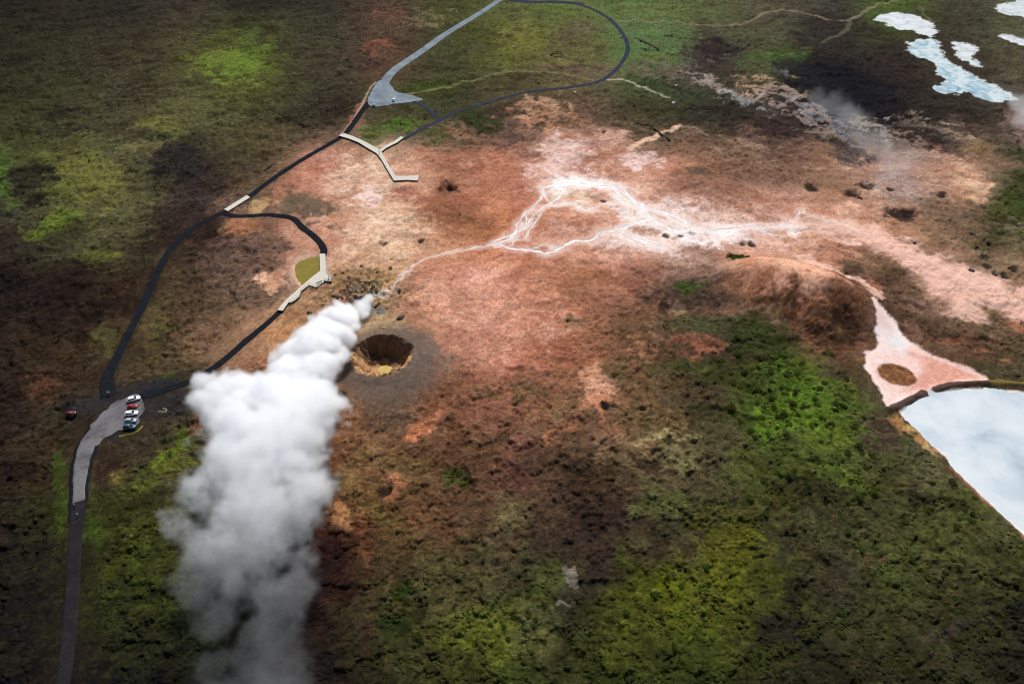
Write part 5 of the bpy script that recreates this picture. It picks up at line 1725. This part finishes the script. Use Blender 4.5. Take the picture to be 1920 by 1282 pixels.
def scatter_shrubs(n, zones, label, group, smin, smax):
    put, tries = 0, 0
    while put < n and tries < n * 60:
        tries += 1
        cx, cy, rx, ry, rot = random.choice(zones)
        a, r_ = random.uniform(0, 6.28), math.sqrt(random.random())
        u, w = rx * r_ * math.cos(a), ry * r_ * math.sin(a)
        px, py = cx + u * math.cos(rot) - w * math.sin(rot), cy + u * math.sin(rot) + w * math.cos(rot)
        p = at(px, py)
        s = random.uniform(smin, smax) * (1.25 if random.random() < .2 else 1)
        if any((p.x - x) ** 2 + (p.y - y) ** 2 < ((s + t) * .95) ** 2 for x, y, t in _sh_xy):
            continue
        if float(d_poly(np.array([p.x]), np.array([p.y]), _pools['white'], 20)[0]) < 2.5 or float(d_poly(np.array([p.x]), np.array([p.y]), _pools['pink'], 20)[0]) < 2.0:
            continue
        _sh_xy.append((p.x, p.y, s))
        root = empty('shrub', (p.x, p.y, hz(p.x, p.y, True) - .08), random.uniform(0, 6.28))
        root.scale = (s, s, s * random.uniform(.4, .7))
        si = random.randrange(len(SHRUBS))
        fo, st = SHRUBS[si]
        big = 'large' if s > smin + .62 * (smax - smin) else ('mid-sized' if s > smin + .3 * (smax - smin) else 'small')
        where = ('upper' if w < -.33 * ry else 'lower' if w > .33 * ry else 'middle') + ' ' + ('left' if u < -.33 * rx else 'right' if u > .33 * rx else 'centre')
        tag(root, '%s %s shrub %s, %s' % (big, 'dark green' if si % 3 else 'olive', label, where + ' of its stand'), 'shrub', group)
        link('foliage', fo, root)
        link('stem', st, root)
        put += 1


scatter_shrubs(90, [(1500, 730, 95, 90, .4), (1440, 760, 70, 80, .3), (1580, 850, 80, 60, .5), (1400, 680, 50, 60, 0)], 'on the vivid green slope', 'shrubs on the green slope', .8, 1.55)
scatter_shrubs(46, [(1680, 990, 150, 70, .4), (1790, 960, 70, 50, .7), (1450, 930, 70, 50, 0)], 'below the milky lake', 'shrubs below the lake', .7, 1.4)
scatter_shrubs(46, [(1000, 1150, 80, 60, 0), (960, 1190, 50, 60, 0), (1220, 1180, 100, 70, 0), (1300, 1090, 60, 40, 0)], 'in the mossy bottom centre', 'shrubs in the mossy foreground', .5, 1.1)
scatter_shrubs(34, [(1600, 1180, 160, 70, 0), (1820, 1180, 90, 70, 0)], 'in the bottom right grass', 'shrubs at bottom right', .6, 1.2)
scatter_shrubs(26, [(250, 1020, 60, 80, 0), (250, 1150, 70, 60, 0)], 'between road and steam', 'shrubs between road and steam', .5, 1.0)
scatter_shrubs(10, [(760, 1160, 50, 40, 0), (740, 1110, 24, 30, 0)], 'right of the steam foot', 'shrubs at the foot of the steam', .6, 1.2)
scatter_shrubs(6, [(1384, 487, 18, 6, .1)], 'in the lone clump on clay', 'shrubs of the lone clump', .9, 1.5)
scatter_shrubs(5, [(855, 885, 16, 16, .5)], 'in the brown slope hollow', 'shrubs of the little hollow', .5, .9)


def tussocks():
    """Grass tufts and heath cushions, uncountable, as one joined sheet of small tufts."""
    rng = np.random.RandomState(3)
    n = 90000
    t = rng.rand(n)
    y = 60 * (420 / 60.0) ** t
    x = (rng.rand(n) * 2 - 1) * .80 * (y * CP + CAM_H * SP)
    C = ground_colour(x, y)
    lum = C.mean(1)
    g = C[:, 1] / (C[:, 0] + 1e-6)
    clump = fb(x, y, 12, 4, 151)
    ok = (lum < .10) & (lum > .012) & (rng.rand(n) < np.clip(.1 + 1.0 * clump, .01, 1)) & (rng.rand(n) < np.clip((g - .75) * 2.2, .03, 1))
    for k in ('white', 'yellow', 'pink', 'ls', 'ln'):
        ok &= d_poly(x, y, _pools[k], 10) > 1.0
    for L in _roadlines:
        ok &= d_line(x, y, L, 8) > 4.2
    for L in _boardlines:
        ok &= d_line(x, y, L, 8) > 2.6
    ok &= np.hypot(x - CRATER.x, y - CRATER.y) > 22
    x, y, C = x[ok], y[ok], C[ok]
    n = min(len(x), 15000)
    x, y, C = x[:n], y[:n], C[:n]
    z = base_height(x, y)
    r = rng.uniform(.25, .85, n) * (1 + .5 * (rng.rand(n) < .12))
    h = r * rng.uniform(.14, .34, n)
    k = 6
    ang = (np.arange(k) / k * 2 * np.pi)[None, :] + rng.rand(n)[:, None] * 6
    rr_ = r[:, None] * rng.uniform(.7, 1.2, (n, k))
    V = np.zeros((n, 2 * k + 1, 3))
    V[:, :k, 0] = x[:, None] + rr_ * np.cos(ang)
    V[:, :k, 1] = y[:, None] + rr_ * np.sin(ang)
    V[:, :k, 2] = (z - .22)[:, None]
    V[:, k:2 * k, 0] = x[:, None] + rr_ * .72 * np.cos(ang + .3)
    V[:, k:2 * k, 1] = y[:, None] + rr_ * .72 * np.sin(ang + .3)
    V[:, k:2 * k, 2] = (z + h * .7)[:, None] + rng.uniform(-.06, .06, (n, k))
    V[:, 2 * k, 0], V[:, 2 * k, 1], V[:, 2 * k, 2] = x, y, z + h
    base = (np.arange(n) * (2 * k + 1))[:, None]
    F = []
    for j in range(k):
        j2 = (j + 1) % k
        F.append(np.concatenate([base + j, base + j2, base + k + j2], 1))
        F.append(np.concatenate([base + j, base + k + j2, base + k + j], 1))
        F.append(np.concatenate([base + k + j, base + k + j2, base + 2 * k], 1))
    F = np.concatenate(F)
    me = bpy.data.meshes.new('tussock_grass')
    me.vertices.add(V.size // 3)
    me.vertices.foreach_set('co', V.astype(np.float32).ravel())
    me.loops.add(F.size)
    me.loops.foreach_set('vertex_index', F.astype(np.int32).ravel())
    me.polygons.add(len(F))
    me.polygons.foreach_set('loop_start', np.arange(0, F.size, 3, dtype=np.int32))
    me.update()
    tint = rng.uniform(.75, 1.35, n)[:, None] * np.array([1, 1, 1]) * (1 + rng.uniform(-.12, .12, (n, 3)))
    cc = np.clip(C * tint, .008, .6)
    A = np.ones((n, 2 * k + 1, 4), np.float32)
    A[:, :, :3] = cc[:, None, :]
    a = me.attributes.new('ground_cover', 'FLOAT_COLOR', 'POINT')
    a.data.foreach_set('color', A.ravel())
    me.materials.append(M_GROUND)
    tag(link('tussock_grass', me), kind='stuff')


tussocks()

# ------------------------------------------------------------------ steam


def steam_mat(name, dens, aniso=.25):
    def b(nt, out):
        pv = N(nt, 'ShaderNodeVolumePrincipled')
        pv.inputs['Color'].default_value = (.991, .997, 1.0, 1)
        pv.inputs['Density'].default_value = dens
        pv.inputs['Anisotropy'].default_value = aniso
        nt.links.new(pv.outputs[0], out.inputs['Volume'])
    return mat(name, b)


def steam(name, puffs, label, category, material, voxel=.75, thr=.42, amp=.55, nscale=.075, pad=4.0, gain=1.0, group=None, thin=None, fade=(0.0, 1.0)):
    """A body of steam: a voxel cloud grown from a list of puffs (centre, radius, thickness) broken up by noise."""
    C = np.array([p[0] for p in puffs])
    Rr = np.array([p[1] for p in puffs])
    thin = gain if thin is None else thin
    lo = (C - Rr[:, None] * 1.1).min(0) - pad
    hi = (C + Rr[:, None] * 1.1).max(0) + pad
    lo[2] = max(lo[2], -1.5)
    ctr = np.array([(lo[0] + hi[0]) / 2, (lo[1] + hi[1]) / 2, 0.0])
    ng = bpy.data.node_groups.new(name, 'GeometryNodeTree')
    ng.interface.new_socket('Geometry', in_out='INPUT', socket_type='NodeSocketGeometry')
    ng.interface.new_socket('Geometry', in_out='OUTPUT', socket_type='NodeSocketGeometry')
    nd, lk = ng.nodes, ng.links
    out = nd.new('NodeGroupOutput')
    pos = nd.new('GeometryNodeInputPosition')

    def math_(op, a, b=None, c=None, clamp=False):
        m = nd.new('ShaderNodeMath')
        m.operation = op
        m.use_clamp = clamp
        for i, s in enumerate((a, b, c)):
            if s is None:
                continue
            if isinstance(s, (int, float)):
                m.inputs[i].default_value = s
            else:
                lk.new(s, m.inputs[i])
        return m.outputs[0]

    def vmath(op, a, b=None, scale=None):
        m = nd.new('ShaderNodeVectorMath')
        m.operation = op
        for i, s in enumerate((a, b)):
            if s is None:
                continue
            if isinstance(s, tuple):
                m.inputs[i].default_value = s
            else:
                lk.new(s, m.inputs[i])
        if scale is not None:
            m.inputs['Scale'].default_value = scale
        return m

    def noise(sc, det, rough, src, dist=0.0):
        t = nd.new('ShaderNodeTexNoise')
        t.inputs['Scale'].default_value = sc
        t.inputs['Detail'].default_value = det
        t.inputs['Roughness'].default_value = rough
        t.inputs['Distortion'].default_value = dist
        lk.new(src, t.inputs['Vector'])
        return t
    nw = noise(nscale * .8, 2.0, .5, pos.outputs[0])
    wv = vmath('SUBTRACT', nw.outputs[1], (.5, .5, .5)).outputs[0]
    wv = vmath('SCALE', wv, None, 9.0).outputs[0]
    p2 = vmath('ADD', pos.outputs[0], wv).outputs[0]
    tot = None
    for (c, r, w) in puffs:
        c = np.array(c) - ctr
        d = vmath('DISTANCE', p2, tuple(float(x) for x in c)).outputs['Value']
        t = math_('MULTIPLY_ADD', d, -1.0 / float(r), 1.38)      # 1 at centre .. 0 beyond the rim
        tot = t if tot is None else math_('SMOOTH_MAX', tot, t, .30)
    n1 = noise(nscale, 5.0, .6, pos.outputs[0], .2)
    n2 = noise(nscale * 3.5, 5.0, .62, pos.outputs[0])
    dw = vmath('SCALE', vmath('SUBTRACT', n2.outputs[1], (.5, .5, .5)).outputs[0], None, 6.0 * .075 / nscale).outputs[0]
    p3 = vmath('ADD', pos.outputs[0], dw).outputs[0]
    bill = []
    for sc in (nscale * 1.7, nscale * 4.2):
        v = nd.new('ShaderNodeTexVoronoi')
        v.feature = 'SMOOTH_F1'
        v.inputs['Scale'].default_value = sc
        v.inputs['Smoothness'].default_value = .35
        lk.new(p3, v.inputs['Vector'])
        bill.append(math_('MULTIPLY_ADD', v.outputs['Distance'], -1.0, .52))
    sx = nd.new('ShaderNodeSeparateXYZ')
    lk.new(pos.outputs[0], sx.inputs[0])
    age = math_('DIVIDE', math_('SUBTRACT', sx.outputs[1], fade[0] - ctr[1]), fade[1] - fade[0], clamp=True)     # 0 far down the wind .. 1 fresh
    loose = math_('MULTIPLY_ADD', age, -1.0, 1.45)
    a1 = math_('MULTIPLY', math_('SUBTRACT', n1.outputs[0], .5), math_('MULTIPLY', loose, amp * 4.2))
    f = math_('ADD', tot, a1)
    a2 = math_('MULTIPLY', math_('SUBTRACT', n2.outputs[0], .5), math_('MULTIPLY', loose, amp * 2.0))
    f = math_('ADD', f, a2)
    f = math_('MULTIPLY_ADD', bill[0], amp * .75, f)
    f = math_('MULTIPLY_ADD', bill[1], amp * .62, f)
    f = math_('SUBTRACT', f, thr)
    f = math_('MULTIPLY', f, 2.6, clamp=True)
    f = math_('POWER', f, 1.35)
    dens = math_('MULTIPLY', f, math_('MULTIPLY_ADD', math_('POWER', age, 1.9), gain - thin, thin))
    vc = nd.new('GeometryNodeVolumeCube')
    lk.new(dens, vc.inputs['Density'])
    vc.inputs['Min'].default_value = tuple(lo - ctr)
    vc.inputs['Max'].default_value = tuple(hi - ctr)
    for ax, k in zip('XYZ', range(3)):
        vc.inputs['Resolution ' + ax].default_value = int((hi[k] - lo[k]) / voxel)
    sm = nd.new('GeometryNodeSetMaterial')
    sm.inputs['Material'].default_value = material
    lk.new(vc.outputs[0], sm.inputs[0])
    lk.new(sm.outputs[0], out.inputs[0])
    me = MB().box((0, 0, 0), (.1, .1, .1)).mesh(name, material)
    o = link(name, me, None, tuple(ctr))
    md = o.modifiers.new('steam', 'NODES')
    md.node_group = ng
    tag(o, label, category, group)
    return o


def puff(px, py, rpx, z, w):
    z = z * .72
    p = at(px, py, z)
    b = (641.0 - py) / F_PX
    r = rpx * (CAM_H - z) / (SP - CP * b) / F_PX
    return ((p.x, p.y, p.z), r, w)


PLUME = [
    (688, 568, 13, 2, 1.0), (676, 577, 19, 4, 1.3), (652, 584, 21, 7, 1.3), (640, 578, 15, 7, 1.2), (628, 608, 33, 11, 1.3), (652, 604, 26, 9, 1.3), (606, 636, 37, 16, 1.3), (632, 638, 31, 14, 1.3),
    (592, 664, 42, 20, 1.3), (616, 668, 33, 18, 1.3), (540, 684, 24, 21, 1.2), (600, 704, 44, 23, 1.3), (560, 716, 48, 25, 1.3), (612, 734, 36, 22, 1.2), (606, 765, 42, 24, 1.2),
    (424, 738, 52, 30, 1.2), (402, 752, 36, 30, 1.15), (455, 728, 44, 30, 1.2), (494, 742, 46, 30, 1.2), (432, 775, 50, 32, 1.2), (520, 770, 70, 32, 1.25), (584, 772, 58, 27, 1.2), (470, 804, 74, 34, 1.2),
    (552, 820, 74, 31, 1.2), (600, 800, 38, 25, 1.1), (496, 850, 90, 35, 1.15), (570, 872, 54, 30, 1.05), (436, 852, 60, 36, 1.05), (578, 905, 42, 29, 1.0), (476, 912, 92, 36, 1.05), (540, 935, 66, 33, 1.0),
    (414, 902, 56, 36, 1.0), (362, 915, 24, 37, .75), (390, 940, 44, 36, .85), (430, 972, 76, 36, .9), (500, 990, 76, 36, .9), (552, 982, 46, 33, .8), (580, 960, 34, 29, .7),
    (300, 976, 10, 40, 1), (311, 987, 14, 40, 1), (325, 999, 20, 40, 1), (342, 1013, 27, 40, .7), (350, 1046, 46, 40, .85), (370, 1092, 46, 40, .8), (338, 1072, 34, 40, .75), (426, 1050, 70, 38, .8), (494, 1056, 66, 37, .8), (548, 1040, 46, 35, .75),
    (540, 1092, 44, 36, .7), (440, 1112, 56, 38, .66), (508, 1130, 54, 37, .66), (550, 1164, 36, 36, .6), (410, 1160, 38, 39, .52), (474, 1184, 44, 38, .56), (530, 1222, 58, 39, .68), (490, 1262, 54, 40, .66),
    (550, 1264, 42, 39, .66), (510, 1320, 70, 41, .66), (456, 1234, 36, 39, .52), (390, 1240, 40, 40, .46), (420, 1300, 46, 40, .48), (345, 985, 34, 38, 1), (548, 668, 32, 16, 1), (566, 646, 30, 14, 1), (536, 690, 30, 20, 1), (372, 1010, 44, 38, 1),
]
M_STEAM = steam_mat('white_steam', 1.0, -.05)
random.seed(9)
for px_, py_, r_, z_, w_ in list(PLUME):
    if py_ < 790:
        for _ in range(3):
            a_ = random.uniform(0, 6.28)
            PLUME.append((px_ + .72 * r_ * math.cos(a_), py_ + .62 * r_ * math.sin(a_), r_ * random.uniform(.38, .62), z_ * random.uniform(.9, 1.35), w_))
steam('steam_plume', [puff(*p) for p in PLUME], 'big white steam plume blowing from the rocky vent towards the bottom left', 'steam plume', M_STEAM, gain=.85, thin=.011, fade=(68.0, 188.0), voxel=.65)
M_WISP = steam_mat('thin_steam', 1.0, .2)
steam('steam_wisp', [puff(*p) for p in [(1912, 196, 22, 6, .8), (1930, 214, 30, 6, .9), (1908, 225, 20, 5, .7), (1950, 230, 34, 6, .8)]], 'pale steam drifting off the lower end of the far blue pond', 'steam', M_WISP, voxel=1.2, gain=.045, nscale=.06)
steam('steam_wisp', [puff(*p) for p in [(1560, 205, 34, 4, .7), (1600, 240, 40, 5, .75), (1640, 270, 44, 5, .75), (1590, 215, 30, 4, .7), (1680, 310, 46, 5, .65), (1530, 190, 26, 4, .65)]], 'thin grey steam trailing over the dark patch at upper right', 'steam', M_WISP, voxel=1.3, gain=.013, nscale=.05)
